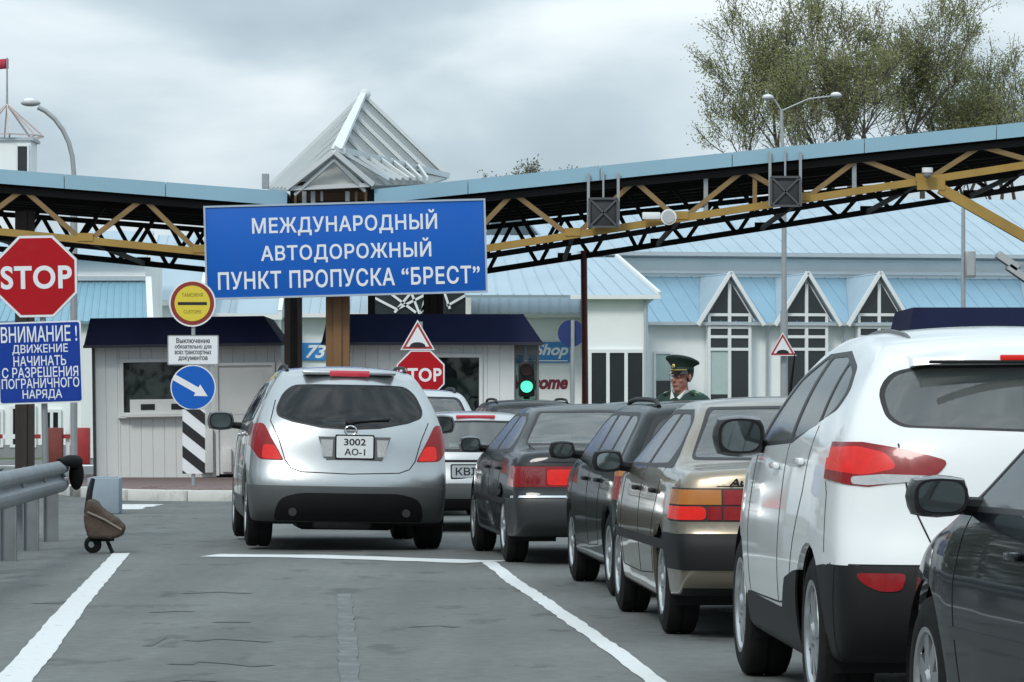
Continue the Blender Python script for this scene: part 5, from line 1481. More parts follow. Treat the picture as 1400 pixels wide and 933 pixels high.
    def mirror_part(s, y, z, m, size=(0.20, 0.11, 0.14), xo=0.12, sides=(-1, 1)):
        for sg in sides:
            p, n = s.hit('x', y, z-0.02, sg)
            if p is None: continue
            cx = p.x+sg*(xo+size[0]/2-0.03)
            b = MB(); 
            bm = bmesh.new(); bmesh.ops.create_cube(bm, size=1); bmesh.ops.subdivide_edges(bm, edges=bm.edges, cuts=3, use_grid_fill=True)
            for v in bm.verts:
                q = v.co*2; rr = q.length; w = 0.55
                sp = Vector([math.copysign(abs(c)**1.0, c) for c in q]); mx = max(abs(c) for c in q)
                sph = sp.normalized()*1.18*mx if sp.length else sp
                q = sp*(1-w)+sph*w
                q.x *= size[0]/2; q.z *= size[2]/2; q.y *= size[1]/2
                if q.y > 0: q.x *= 1-0.25*q.y/(size[1]/2); q.z *= 1-0.3*q.y/(size[1]/2)
                v.co = Vector((q.x+cx, q.y+y, q.z+z))
            bm.verts.index_update(); b.add([v.co[:] for v in bm.verts], [tuple(v.index for v in f.verts) for f in bm.faces]); bm.free()
            h = s.put(b, 'side_mirror', m)
            g = MB(); n = 20; yb = y-size[1]/2*1.06
            def sq(k, f):
                a = 2*math.pi*k/n; c_, s_ = math.cos(a), math.sin(a); e = 0.7
                return (cx+math.copysign(abs(c_)**e, c_)*size[0]/2*f, math.copysign(abs(s_)**e, s_)*size[2]/2*f+z)
            g.prism([sq(k, 0.92) for k in range(n)], yb-0.004, yb+0.02); s.put(g, 'rim', BLACK, h)
            g = MB().prism([sq(k, 0.80) for k in range(n)], yb-0.007, yb-0.004); s.put(g, 'mirror_glass', MIRR, h, smooth=False)
            s.put(MB().tube([(p.x-sg*0.02, y+0.03, z-size[2]*0.30), (cx-sg*size[0]*0.3, y, z-size[2]*0.22)], [0.035, 0.03], 8), 'arm', BLACK, h)
    def handle(s, y, z, m, l=0.17, sides=(-1, 1)):
        for sg in sides:
            p, n = s.hit('x', y, z, sg)
            if p is None: continue
            b = MB().cbox((p.x+sg*0.018, y, z), (0.028, l, 0.03), 0.010); s.put(b, 'door_handle', m)
    def seats(s, yf, yr, zh, m=SEATM, xw=0.36):
        for y, zz in ((yf, zh), (yr, zh-0.05)):
            for sx in (-1, 1):
                b = MB().cbox((sx*xw, y, zz-0.38), (0.46, 0.14, 0.62), 0.05); o = s.put(b, 'seat', m)
                b = MB().cbox((sx*xw, y-0.02, zz+0.03), (0.26, 0.10, 0.17), 0.04); s.put(b, 'headrest', m, o)
        b = MB().cbox((0, yf+1.0, zh-0.35), (1.3, 0.4, 0.22), 0.06); s.put(b, 'dashboard', TRIMI)
        wv = MB().tube([(-xw+0.17*math.cos(a), yf+0.72, zh-0.22+0.17*math.sin(a)) for a in [2*math.pi*k/16 for k in range(17)]], 0.016, 6); s.put(wv, 'steering_wheel', BLACK)
    def antenna(s, y, h=0.3, x=0.0, tilt=0.5):
        p, n = s.hit('z', x, y)
        s.put(MB().tube([p-Vector((0, 0, 0.01)), p+Vector((0, 0, 0.02)), p+Vector((0, -h*tilt, h))], [0.02, 0.012, 0.004], 8), 'antenna', BLACK)
    def plate(s, x, z, w, h, lines, parent=None, bg=None, out=0.012):
        p, n = s.hit('y', x, z, -1)
        y = min(s.hit('y', x+dx, z+dz, -1)[0].y for dx in (-w/2, w/2) for dz in (-h/2, h/2)) - out
        o = s.put(MB().prism(at(rounded_rect(w, h, 0.012), x, z), y, y+0.012), 'number_plate', bg or PLATE, smooth=False)
        s.put(MB().prism(at(rounded_rect(w+0.025, h+0.025, 0.015), x, z), y+0.004, y+0.03), 'holder', BLACK, o, smooth=False)
        for t, dz, tw, th in lines:
            text_obj('lettering', t, PLTXT, o, x, y-s.ro, z+dz, tw, th, thick=0.0015, bold=0.02)
        return o
    def finish(s, under_z=0.30, liner=True, under_m=None):
        bm = s.bm
        bm.normal_update()
        groups = {}
        for f in bm.faces:
            r = f[s.lay]
            if r == 0 and f.normal.z < -0.6 and f.calc_center_median().z < under_z: r = -1
            groups.setdefault(r, []).append(f)
        body = s.extract('body', groups.get(0, []), s.paint, 0, 0.025)
        objs = {0: body}
        if -1 in groups: s.extract('underbody', groups[-1], under_m or BLACK, 0, 0)
        lin = list(groups.get(0, []))
        for rid, fs in groups.items():
            if rid <= 0: continue
            r = s.regs[rid]
            if r['name'] == '_hole': continue
            if r.get('m') is None or r['name'] in ('front_door', 'rear_door', 'tailgate', 'cladding', 'roof_panel', 'bonnet', 'boot_lid', 'bumper', 'window_trim'): lin += fs
            par = objs.get(r['parent']) if r['parent'] else None
            if r['axis'] == 'x':
                for part in ([f for f in fs if f.calc_center_median().x < 0], [f for f in fs if f.calc_center_median().x >= 0]):
                    if part: objs[rid] = s.extract(r['name'], part, r['m'] or s.paint, r['out'], r['flange'], par)
            else: objs[rid] = s.extract(r['name'], fs, r['m'] or s.paint, r['out'], r['flange'], par)
        if liner: s.extract('interior_lining', lin, TRIMI, -0.035, 0)
        bm.free()
        return objs

def paint(name, col, metal=0.0, rough=0.32, var=0.04, dirt=0.10, coat=0.8, spec=0.25):
    return mat(name, col, rough, metal=metal, var=var, vscale=2.5, coat=coat, dirt=dirt, dirtcol=tuple(c*0.8+0.012 for c in col), spec=spec)
P_SILVER = paint('paint_silver', (0.46, 0.48, 0.485), 0.85, 0.30)
P_WHITE = paint('paint_white', (0.80, 0.82, 0.82), 0.0, 0.30, 0.02, 0.06)
P_BEIGE = paint('paint_beige', (0.275, 0.232, 0.175), 0.75, 0.30)
P_DGREY = paint('paint_dark_grey', (0.026, 0.030, 0.032), 0.1, 0.4, coat=0.5, spec=0.1)
P_GREEN = paint('paint_dark_green', (0.005, 0.009, 0.009), 0.0, 0.4, coat=0.45, spec=0.1)
P_NAVY = paint('paint_navy', (0.003, 0.0045, 0.007), 0.0, 0.4, coat=0.6, spec=0.05)
P_LSILV = paint('paint_light_silver', (0.55, 0.57, 0.57), 0.6, 0.32)
CLAD = mat('grey_cladding', (0.085, 0.090, 0.092), 0.55, var=0.12, vscale=4)
GAP = mat('panel_gap', (0.008, 0.008, 0.008), 0.9)
TRIMB = mat('window_rubber', (0.010, 0.010, 0.011), 0.5)
L_ = lambda cx, s, gy: (lambda pts: [((x-cx)/s, (gy-y)/s) for x, y in pts])

# ---- silver off-roader in the middle lane
def car_silver_suv():
    sp = dict(L=4.72, ro=0.98, grid=(70, 30, 26), smooth=5, bowr=0.20, bowf=0.35, crown=0.045,
        rear=[(0.26, .25), (0.08, .34), (0.02, .50), (0.0, .60), (0.05, .70), (.09, .85), (.12, 1.02), (.17, 1.16), (.34, 1.44), (.44, 1.60)],
        top=[(.44, 1.60), (.60, 1.665), (1.1, 1.69), (1.7, 1.70), (2.3, 1.67), (2.75, 1.58), (3.55, 1.12), (4.2, 1.0), (4.58, .84)],
        front=[(4.55, .27), (4.70, .45), (4.70, .66), (4.58, .84)], bottom=[(.26, .25), (1.2, .22), (4.55, .27)],
        hw=[(0, .89), (.4, .925), (1.2, .945), (3.4, .945), (4.2, .91), (4.72, .80)],
        side=[(.2, .95), (.40, .985), (.62, 1.0), (.80, .985), (1.0, .97), (1.12, .945), (1.25, .90), (1.45, .80), (1.58, .715), (1.70, .64)])
    c = Car('car', 'silver off-roader seen from behind in the middle lane, brake lights lit', sp, 331, 37.6, R(6.2), P_SILVER)
    q = L_(468, 147.5, 753)
    rr = lambda cc, n: cc.y < 1.3 and n.y < -0.05
    # tailgate, rear window, lights
    tg = sym(q([(468, 519), (430, 519), (400, 521), (384, 530), (368, 552), (361, 580), (372, 605), (380, 632), (388, 643), (402, 648), (468, 650)]))
    tgid = c.cut('tailgate', tg, 'y', rr, P_SILVER, 0.0, 0.02)
    win = [(x, z-.045) for x, z in sym(q([(468, 524), (425, 524), (394, 525), (380, 536), (371, 556), (373, 566), (392, 573), (430, 580), (468, 582)]))]
    c.cut('window_trim', [(x*1.03, 1.375+(z-1.375)*1.06) for x, z in win], 'y', rr, TRIMB, 0.001, 0.02)
    c.cut('rear_window', win, 'y', rr, GL_DARK, -0.002, 0.006)
    lo = q([(340, 584), (352, 583), (364, 606), (379, 633), (346, 632), (330, 606)])
    lid = c.cut('tail_light', lo, 'y', lambda cc, n: cc.y < 0.8, LAMP_R, 0.006, 0.02)
    lid2 = c.cut('tail_light', mirror(lo), 'y', lambda cc, n: cc.y < 0.8, LAMP_R, 0.006, 0.02)
    for f in (lambda p: p, mirror):
        c.cut('lit_bulb', f(q([(351, 612), (366, 612), (377, 632), (350, 631)])), 'y', lambda cc, n: cc.y < 0.8, LAMP_RON, 0.007, 0.01)
    # lower bumper cladding
    c.cut('bumper', [(-1.1, .585), (1.1, .585), (1.1, .20), (-1.1, .20)], 'y', lambda cc, n: cc.y < 0.75, CLAD, 0.0, 0.02)
    c.cut('valance', sym(q([(468, 676), (400, 676), (372, 684), (366, 712), (380, 730), (468, 730)])), 'y', lambda cc, n: cc.y < 0.6 and n.y < -0.2, BLACK, 0.001, 0.01)
    c.cut('sill', [(0.6, .22), (4.2, .22), (4.2, .46), (0.6, .46)], 'x', lambda cc, n: abs(cc.x) > .6, CLAD, 0.002, 0.01)
    # sides
    dl = [(.95, 1.17), (.80, 1.30), (1.0, 1.42), (1.5, 1.53), (2.3, 1.53), (2.7, 1.44), (3.22, 1.13)]
    c.cut('window_trim', dl, 'x', lambda cc, n: abs(cc.x) > .5, TRIMB, 0.001, 0.01)
    c.cut('side_window', [(1.02, 1.19), (.90, 1.30), (1.05, 1.39), (1.35, 1.46), (1.35, 1.18)], 'x', lambda cc, n: abs(cc.x) > .5, GL_DARK, -0.002, 0.006)
    c.cut('side_window', [(1.42, 1.18), (1.42, 1.48), (1.55, 1.505), (2.15, 1.505), (2.15, 1.17)], 'x', lambda cc, n: abs(cc.x) > .5, GL_DARK, -0.002, 0.006)
    c.cut('side_window', [(2.23, 1.17), (2.23, 1.505), (2.3, 1.505), (2.68, 1.42), (3.1, 1.15)], 'x', lambda cc, n: abs(cc.x) > .5, GL_MID, -0.002, 0.006)
    c.cut('windscreen', sym([(0, 1.60), (-.45, 1.59), (-.60, 1.5), (-.74, 1.17), (0, 1.17)]), 'y', lambda cc, n: cc.y > 2.6 and n.z > .2, GL_CLEAR, -0.002, 0.006)
    c.wheels(2.825, .365, .235, .235, style=6, arch=.40)
    c.ribbon('panel_gap', [tg[i] for i in range(len(tg)//2-6, len(tg)//2+6)], 'y', .012, GAP, (-1,))
    for d in ([(1.42, 1.17), (1.36, .8), (1.55, .45), (2.2, .42), (2.24, 1.17)], [(2.24, .42), (3.3, .46), (3.35, .8), (3.15, 1.15)]):
        c.ribbon('panel_gap', d, 'x', .010, GAP)
    c.handle(1.62, 1.04, P_SILVER); c.handle(2.42, 1.03, P_SILVER)
    # third brake light in the spoiler, badge, plate recess, plate
    p, n = c.hit('y', 0, 1.615); y = p.y
    s_ = c.put(MB().cbox((0, y+0.01, 1.622), (0.86, 0.16, 0.035), 0.014), 'spoiler', P_SILVER)
    c.put(MB().cbox((0, y-0.068, 1.618), (0.37, 0.02, 0.055), 0.008), 'brake_light', mat('lamp_pink_red', (0.42, 0.03, 0.05), 0.15, coat=1.0, emit=(1, .05, .08), estr=0.15), s_)
    rec = q([(424, 600), (522, 600), (511, 631), (435, 631)]); y = min(c.hit('y', x, z)[0].y for x, z in rec)
    pr = c.put(MB().prism(rec[::-1], y-0.012, y+0.02), 'plate_surround', mat('plate_recess', (0.13, 0.135, 0.135), 0.4), None, smooth=False)
    for x0, x1 in ((428, 446), (502, 519)):
        c.put(MB().prism(q([(x0+2, 627), (x1-3, 627), (x1-2, 604), (x0-1, 604)] if x0 < 468 else [(x0+2, 627), (x1-6, 627), (x1, 604), (x0+1, 604)]), y-0.018, y-0.011), 'reversing_light', LAMP_W, pr, smooth=False)
    c.plate(0.035, .945, .335, .20, [('3002', .045, .20, .062), ('АО-1', -.045, .19, .062)], out=0.026)
    p, n = c.hit('y', 0, 1.095)
    bd = MB().tube([(0.052*math.cos(a), p.y-0.012, 1.095+0.042*math.sin(a)) for a in [2*math.pi*k/24 for k in range(25)]], 0.008, 8, cap=False)
    bo = c.put(bd, 'badge', CHROME); c.put(MB().box((0, p.y-0.014, 1.095), (0.125, 0.012, 0.016)), 'badge_bar', CHROME, bo)
    # wiper, exhausts, underside
    p, n = c.hit('y', 0.0, 1.185); w = c.put(MB().ball((0, p.y-0.01, 1.165), (.05, .03, .028)), 'wiper', BLACK)
    p2 = c.hit('y', .34, 1.215)[0]; c.put(MB().tube([(0, p.y-.025, 1.17), (.36, p2.y-.02, 1.20)], .008, 6), 'wiper_arm', BLACK, w)
    for x in (-.52, .52):
        y = c.hit('y', x, .36)[0].y; c.put(MB().lathe_x([(0, .03), (0, .04), (.15, .04), (.15, .02)], 16), 'exhaust', BLACK) if False else c.put(MB().tube([(x, y-.03, .345), (x, y+.3, .345)], .038, 14), 'exhaust', mat('exhaust_steel', (.05, .05, .05), .4, metal=.6))
    c.put(MB().cbox((0, 1.1, .25), (.9, .9, .16), .05), 'fuel_tank', BLACK); c.put(MB().tube([(-.75, .98, .30), (.75, .98, .30)], .05, 8), 'axle', BLACK)
    c.put(MB().cbox((-.05, .55, .24), (.55, .4, .12), .05), 'silencer', mat('exhaust_steel', (.12, .12, .12)))
    c.mirror_part(2.95, 1.16, mat('mirror_grey', (.10, .105, .11), .4), (.24, .13, .17), .12)
    c.seats(2.25, 1.35, 1.28)
    # roof rails
    for sg in (-1, 1):
        pts = []
        for i in range(12):
            y = .9+i*.15; p, n = c.hit('z', sg*.55, y); pts.append(p+Vector((0, 0, .035 if 0 < i < 11 else 0.0)))
        c.put(MB().tube(pts, .016, 8), 'roof_rail', BLACK)
    c.finish()
    c.root.rotation_euler = (0, R(1.0), R(6.2)); c.root.location.z = 0.012
car_silver_suv()

# ---- white off-roader at the right
def car_white_suv():
    sp = dict(L=4.41, ro=0.90, grid=(90, 38, 32), smooth=6, bowr=0.20, bowf=0.40, crown=0.045,
        rear=[(0.20, .26), (0.03, .36), (0.0, .52), (0.02, .68), (.07, .82), (.09, .98), (.12, 1.14), (.17, 1.24), (.30, 1.46), (.32, 1.535)],
        top=[(.32, 1.535), (.50, 1.60), (.95, 1.645), (1.5, 1.672), (2.1, 1.655), (2.55, 1.57), (3.35, 1.14), (3.95, 1.02), (4.25, .86)],
        front=[(4.22, .27), (4.38, .45), (4.38, .66), (4.25, .86)], bottom=[(.20, .26), (1.2, .22), (4.22, .27)],
        hw=[(0, .86), (.35, .895), (1.0, .915), (3.2, .915), (3.9, .89), (4.41, .78)],
        side=[(.2, .94), (.40, .985), (.60, 1.0), (.80, .99), (1.0, .965), (1.12, .945), (1.25, .90), (1.45, .80), (1.56, .72), (1.68, .64)])
    c = Car('car', 'white off-roader with black lower cladding queuing at the right, tail light lit', sp, 1098, 17.1, R(3.3), P_WHITE)
    rr = lambda cc, n: cc.y < 1.3 and n.y < -0.05
    ax = lambda cc, n: abs(cc.x) > .5
    win = sym([(0, 1.475), (-.48, 1.47), (-.60, 1.445), (-.655, 1.37), (-.635, 1.27), (-.58, 1.235), (0, 1.215)])
    tg = sym([(0, 1.53), (-.52, 1.525), (-.66, 1.46), (-.70, 1.30), (-.605, 1.16), (-.575, .95), (-.48, .72), (-.40, .68), (0, .66)])
    c.cut('tailgate', tg, 'y', rr, P_WHITE, 0, .02)
    c.cut('window_trim', [(x*1.03, 1.345+(z-1.345)*1.08) for x, z in win], 'y', rr, TRIMB, .001, .02)
    c.cut('rear_window', win, 'y', rr, GL_CLEAR, -.002, .006)
    lo = [(-.93, 1.165), (-.75, 1.165), (-.58, 1.135), (-.42, 1.09), (-.47, 1.03), (-.60, 1.005), (-.74, .985), (-.84, .995), (-.93, 1.06)]
    for f in (lambda p: p, mirror):
        c.cut('tail_light', f(lo), 'y', lambda cc, n: cc.y < .62, LAMP_R, .006, .02)
        c.cut('lit_bulb', f([(-.905, 1.135), (-.78, 1.15), (-.66, 1.12), (-.62, 1.06), (-.76, 1.03), (-.87, 1.05)]), 'y', lambda cc, n: cc.y < .62, LAMP_RON, .007, .01)
        c.cut('reversing_light', f([(-.80, 1.025), (-.68, 1.035), (-.50, 1.03), (-.50, 1.012), (-.62, 1.0), (-.74, .99), (-.80, .995)]), 'y', lambda cc, n: cc.y < .62, LAMP_W, .007, .01)
    # black bumper and cladding, rear reflectors
    c.cut('bumper', [(-1.1, .665), (1.1, .665), (1.1, .2), (-1.1, .2)], 'y', lambda cc, n: cc.y < .42, BLACK, .001, .02)
    for f in (lambda p: p, mirror):
        c.cut('reflector', f([(-.80, .635), (-.60, .635), (-.62, .565), (-.70, .56), (-.77, .59)]), 'y', rr, LAMP_R, .006, .01)
    c.cut('cladding', [(.40, .2), (4.0, .2), (4.0, .40), (3.2, .40), (3.05, .44), (1.75, .42), (1.6, .56), (1.32, .60), (.5, .66), (.30, .66)], 'x', ax, BLACK, .003, .01)
    dl = [(.80, 1.30), (.72, 1.38), (.90, 1.48), (1.4, 1.555), (2.05, 1.55), (2.5, 1.46), (3.05, 1.16), (2.9, 1.125), (1.8, 1.15)]
    c.cut('window_trim', dl, 'x', ax, TRIMB, .001, .01)
    c.cut('side_window', [(.87, 1.305), (.80, 1.375), (.93, 1.455), (1.20, 1.50), (1.12, 1.245)], 'x', ax, GL_SIDE, -.002, .006)
    c.cut('side_window', [(1.17, 1.235), (1.25, 1.51), (1.42, 1.53), (1.86, 1.53), (1.82, 1.165)], 'x', ax, GL_SIDE, -.002, .006)
    c.cut('side_window', [(1.90, 1.165), (1.94, 1.53), (2.05, 1.525), (2.46, 1.435), (2.92, 1.16), (2.85, 1.145)], 'x', ax, GL_SIDE, -.002, .006)
    c.cut('windscreen', sym([(0, 1.58), (-.45, 1.57), (-.58, 1.5), (-.72, 1.17), (0, 1.17)]), 'y', lambda cc, n: cc.y > 2.4 and n.z > .2, GL_CLEAR, -.002, .006)
    c.wheels(2.64, .345, .225, .235, style=10, arch=.385)
    c.ribbon('panel_gap', [(-.615, 1.16), (-.585, .95), (-.49, .73), (-.40, .68), (.40, .68), (.49, .73), (.585, .95), (.615, 1.16)], 'y', .009, GAP, (-1,))
    c.ribbon('panel_gap', [(-.93, .668), (-.5, .668)], 'y', .008, GAP, (-1,))
    c.ribbon('panel_gap', [(.5, .71), (.55, .95), (.60, 1.00)], 'x', .008, GAP)
    for d in ([(1.12, 1.23), (1.18, .95), (1.36, .72), (1.5, .46), (1.86, .44), (1.86, 1.15)], [(1.86, .44), (2.95, .44), (3.06, .8), (2.98, 1.13)]):
        c.ribbon('panel_gap', d, 'x', .009, GAP)
    c.handle(1.32, 1.075, P_WHITE, .19); c.handle(2.12, 1.045, P_WHITE, .19)
    # spoiler and third brake light
    p, n = c.hit('y', 0, 1.50)
    b = MB(); prof = []
    nx = 14; vs = []
    for i in range(nx+1):
        u = -1+2*i/nx; x = u*.54; yy = p.y+.10*u*u
        vs += [(x, yy-.10, 1.500-.02*u*u), (x, yy-.09, 1.528-.022*u*u), (x, yy+.22, 1.588-.05*u*u), (x, yy+.12, 1.49-.02*u*u)]
    fs = [(4*i+j, 4*i+(j+1) % 4, 4*i+4+(j+1) % 4, 4*i+4+j) for i in range(nx) for j in range(4)]+[(0, 1, 2, 3), (4*nx+3, 4*nx+2, 4*nx+1, 4*nx)]
    so_ = c.put(b.add(vs, fs), 'spoiler', P_WHITE)
    c.put(MB().cbox((0, p.y-.100, 1.512), (.40, .014, .022), .004), 'brake_light', LAMP_RON, so_)
    c.put(MB().cbox((0, p.y-.095, 1.494), (.98, .03, .014), .004), 'spoiler_lip', BLACK, so_)
    c.plate(0, .86, .50, .11, [('2645 АТ-1', 0, .42, .07)], out=.02)
    c.mirror_part(2.80, 1.175, mat('mirror_casing', (.012, .013, .014), .35, coat=.5), (.23, .14, .18), .045)
    for sg in (-1, 1):
        pts = []
        for i in range(13):
            y = .85+i*.13; p, n = c.hit('z', sg*.47, y); pts.append(p+Vector((0, 0, .004 if 0 < i < 12 else -.01)))
        c.put(MB().tube(pts, .011, 8), 'roof_rail', mat('rail_dark', (.07, .072, .075), .4))
    c.antenna(.62, .16, tilt=.35)
    c.seats(2.05, 1.15, 1.33)
    c.put(MB().cbox((0, .6, .98), (1.1, .5, .04), .01), 'parcel_shelf', TRIMI)
    c.finish()
car_white_suv()

# ---- saloon builder for the two older saloons and the near navy one
def saloon(name, label, px, z, yaw, pnt, H=1.40, L=4.40, W=1.70, ro=.95, wb=2.55, deck=.95, r=.305, grid=(76, 30, 24), glass=GL_CLEAR, rim=None, style=8, belt=.90, tailtop=None, bumper=None, roundness=2, **kw):
    h = H; w = W/2
    sp = dict(L=L, ro=ro, grid=grid, chaik=1, smooth=roundness, bowr=.13, bowf=.25, crown=.035,
        rear=[(.18, .25), (.06, .30), (.0, .38), (.0, .56), (.045, .60), (.05, .75), (.06, .86), (.09, deck)],
        top=[(.09, deck), (.35, deck+.02), (.76, deck+.025), (1.26, h-.075), (1.50, h-.02), (2.0, h), (2.5, h-.02), (2.72, h-.08), (3.30, belt+.05), (3.9, belt-.06), (L-.12, belt-.20)],
        front=[(L-.14, .24), (L, .40), (L, .52), (L-.12, belt-.20)], bottom=[(.18, .25), (1.2, .2), (L-.14, .24)],
        hw=[(0, w*.95), (.4, w*.99), (1.2, w), (3.2, w), (3.8, w*.97), (L, w*.86)],
        side=[(.2, .955), (.45, .99), (.60, 1.0), (.75, .99), (belt, .955), (belt+.06, .91), (h-.12, .70), (h, .62)])
    sp.update(kw.get('spec', {}))
    c = Car(name, label, sp, px, z, yaw, pnt)
    ax = lambda cc, n: abs(cc.x) > .36*W/1.7
    rr = lambda cc, n: cc.y < 1.6 and n.y < -.05 and n.z > .1
    b = belt+.035
    # side glazing
    c.cut('window_trim', [(.82, b), (1.0, b+.10), (1.32, h-.135), (1.55, h-.085), (2.5, h-.085), (2.72, h-.15), (3.22, b-.01)], 'x', ax, TRIMB, .001, .01)
    c.cut('side_window', [(1.12, b+.03), (1.12, b+.13), (1.32, h-.165), (1.56, h-.115), (1.98, h-.11), (1.98, b+.015)], 'x', ax, GL_SIDE, -.002, .006)
    c.cut('side_window', [(2.06, b+.015), (2.06, h-.11), (2.5, h-.115), (2.68, h-.17), (3.10, b+.01)], 'x', ax, GL_SIDE, -.002, .006)
    # rear window and windscreen
    zt, zb = h-.085, deck+.045
    c.cut('window_trim', sym([(0, zt+.022), (-.485*W/1.7, zt+.014), (-.51*W/1.7, zt-.005), (-.662*W/1.7, zb-.012), (0, zb-.014)]), 'y', rr, TRIMB, .001, .01, fil=.018)
    c.cut('rear_window', sym([(0, zt+.006), (-.47*W/1.7, zt), (-.493*W/1.7, zt-.02), (-.642*W/1.7, zb+.004), (0, zb)]), 'y', rr, glass, -.002, .006, fil=.018)
    c.cut('windscreen', sym([(0, h-.09), (-.44*W/1.7, h-.10), (-.63*W/1.7, belt+.09), (0, belt+.08)]), 'y', lambda cc, n: cc.y > 2.4 and n.z > .2, GL_CLEAR, -.002, .006)
    c.wheels(wb, r, .19, r*.64, rim_m=rim, style=style, arch=r*1.14)
    for d in ([(1.10, b), (1.12, .80), (1.28, .62), (1.34, .34), (2.02, .32), (2.02, b)], [(2.02, .32), (3.05, .33), (3.10, .7), (3.02, b)]):
        c.ribbon('panel_gap', d, 'x', .009, GAP)
    c.handle(1.28, belt-.10, BLACK if not kw.get('bodyhandle') else pnt); c.handle(2.20, belt-.10, BLACK if not kw.get('bodyhandle') else pnt)
    c.seats(2.15, 1.35, h-.33)
    c.put(MB().cbox((0, .98, deck-.02), (1.15*W/1.7, .45, .03), .008), 'parcel_shelf', TRIMI)
    return c
def car_beige():
    q = L_(1130, 245, 878.5)
    c = saloon('car', 'metallic beige older saloon in front of the white off-roader, amber and red tail light', 897, 23.4, R(4.2), P_BEIGE, H=1.385, deck=.975, style=10, belt=.925)
    z0, z1 = .67, .858
    ax = lambda cc, n: abs(cc.x) > .42
    # lamp clusters: amber over red, a dark grid between
    for f in (lambda p: p, mirror):
        rx = lambda cc, n: cc.y < .5
        c.cut('tail_light', f([(-.86, z0), (-.86, z1), (-.40, z1), (-.40, z0)]), 'y', rx, TRIMB, .002, .015)
        c.cut('indicator', f([(-.85, .765), (-.85, .848), (-.575, .848), (-.575, .765)]), 'y', rx, LAMP_A, .008, .01)
        c.cut('lit_bulb', f([(-.85, .68), (-.85, .755), (-.66, .755), (-.66, .68)]), 'y', rx, LAMP_RON, .008, .01)
        c.cut('rear_light', f([(-.65, .68), (-.65, .755), (-.575, .755), (-.575, .68)]), 'y', rx, LAMP_R, .008, .01)
        c.cut('rear_light', f([(-.565, .765), (-.565, .848), (-.41, .848), (-.41, .765)]), 'y', rx, LAMP_R, .008, .01)
        c.cut('rear_light', f([(-.565, .68), (-.565, .755), (-.41, .755), (-.41, .68)]), 'y', rx, LAMP_R, .008, .01)
    c.cut('bumper', [(-1, .60), (1, .60), (1, .40), (-1, .40)], 'y', lambda cc, n: cc.y < .62, BLACK, .012, .02)
    c.cut('side_moulding', [(.6, .50), (3.7, .50), (3.7, .555), (.6, .555)], 'x', ax, BLACK, .006, .008)
    for x in (-.45, 0, .45): pass
    c.ribbon('panel_gap', [(-.60, .868), (.60, .868)], 'y', .008, GAP, (-1,))
    p = c.hit('y', -.43, .895)[0]
    text_obj('lettering', 'Audi', BLACK, c.root, -.455, p.y-c.ro-.004, .892, .16, .042, thick=.003, bold=.03, shear=.25)
    c.plate(0, .70, .50, .11, [('РА 4518', 0, .42, .07)])
    c.mirror_part(2.98, .975, BLACK, (.18, .11, .13), .10)
    c.antenna(1.45, .28, x=0, tilt=.8)
    c.finish()
car_beige()
def car_dark_saloon():
    q = L_(845, 164.7, 774)
    c = saloon('car', 'dark grey saloon with a wide red tail light band, right of the silver off-roader', 683, 34.4, R(6.0), P_DGREY, H=1.355, L=4.75, W=1.78, ro=1.02, wb=2.69, deck=.965, r=.315, belt=.90, style=7, roundness=3)
    for f in (lambda p: p, mirror):
        rx = lambda cc, n: cc.y < .5
        c.cut('tail_light', f([(-.95, .655), (-.95, .825), (-.335, .825), (-.335, .655)]), 'y', rx, LAMP_R, .003, .015)
        c.cut('rear_light', f([(-.80, .665), (-.80, .815), (-.60, .815), (-.60, .665)]), 'y', rx, mat('lamp_red_dark', (.20, .006, .008), .1, coat=1), .006, .01)
        c.cut('lit_bulb', f([(-.585, .67), (-.585, .80), (-.36, .80), (-.36, .67)]), 'y', rx, LAMP_RON, .006, .01)
        c.cut('reversing_light', f([(-.325, .67), (-.325, .80), (-.24, .80), (-.24, .67)]), 'y', rx, LAMP_W, .004, .01)
        c.cut('lamp_surround', f([(-.95, .83), (-.95, .85), (-.22, .85), (-.22, .83)]), 'y', rx, TRIMB, .002, .01)
    c.cut('bumper', [(-1, .555), (1, .555), (1, .24), (-1, .24)], 'y', lambda cc, n: cc.y < .70, mat('bumper_dark', (.03, .032, .034), .45, var=.15), .008, .02)
    c.ribbon('chrome_strip', [(-.86, .57), (-.6, .57), (0, .57), (.6, .57), (.86, .57)], 'y', .028, CHROME, (-1,), h=.014)
    c.cut('side_moulding', [(.6, .50), (4.0, .50), (4.0, .55), (.6, .55)], 'x', lambda cc, n: abs(cc.x) > .42, BLACK, .006, .008)
    c.ribbon('panel_gap', [(-.66, 1.0), (-.62, .86), (.62, .86), (.66, 1.0)], 'y', .008, GAP, (-1,))
    for x in (-.25, -.15): c.put(MB().tube([(x, .05, .27), (x, .3, .27)], .025, 12), 'exhaust', mat('exhaust_steel', (.12, .12, .12)))
    c.plate(.05, .74, .50, .11, [('АЕ 3174', 0, .42, .07)])
    c.mirror_part(3.02, .985, mat('mirror_blue_grey', (.03, .045, .055), .35, coat=.5), (.19, .12, .135), .10)
    p = c.hit('z', .30, .9)[0]
    c.finish()
car_dark_saloon()
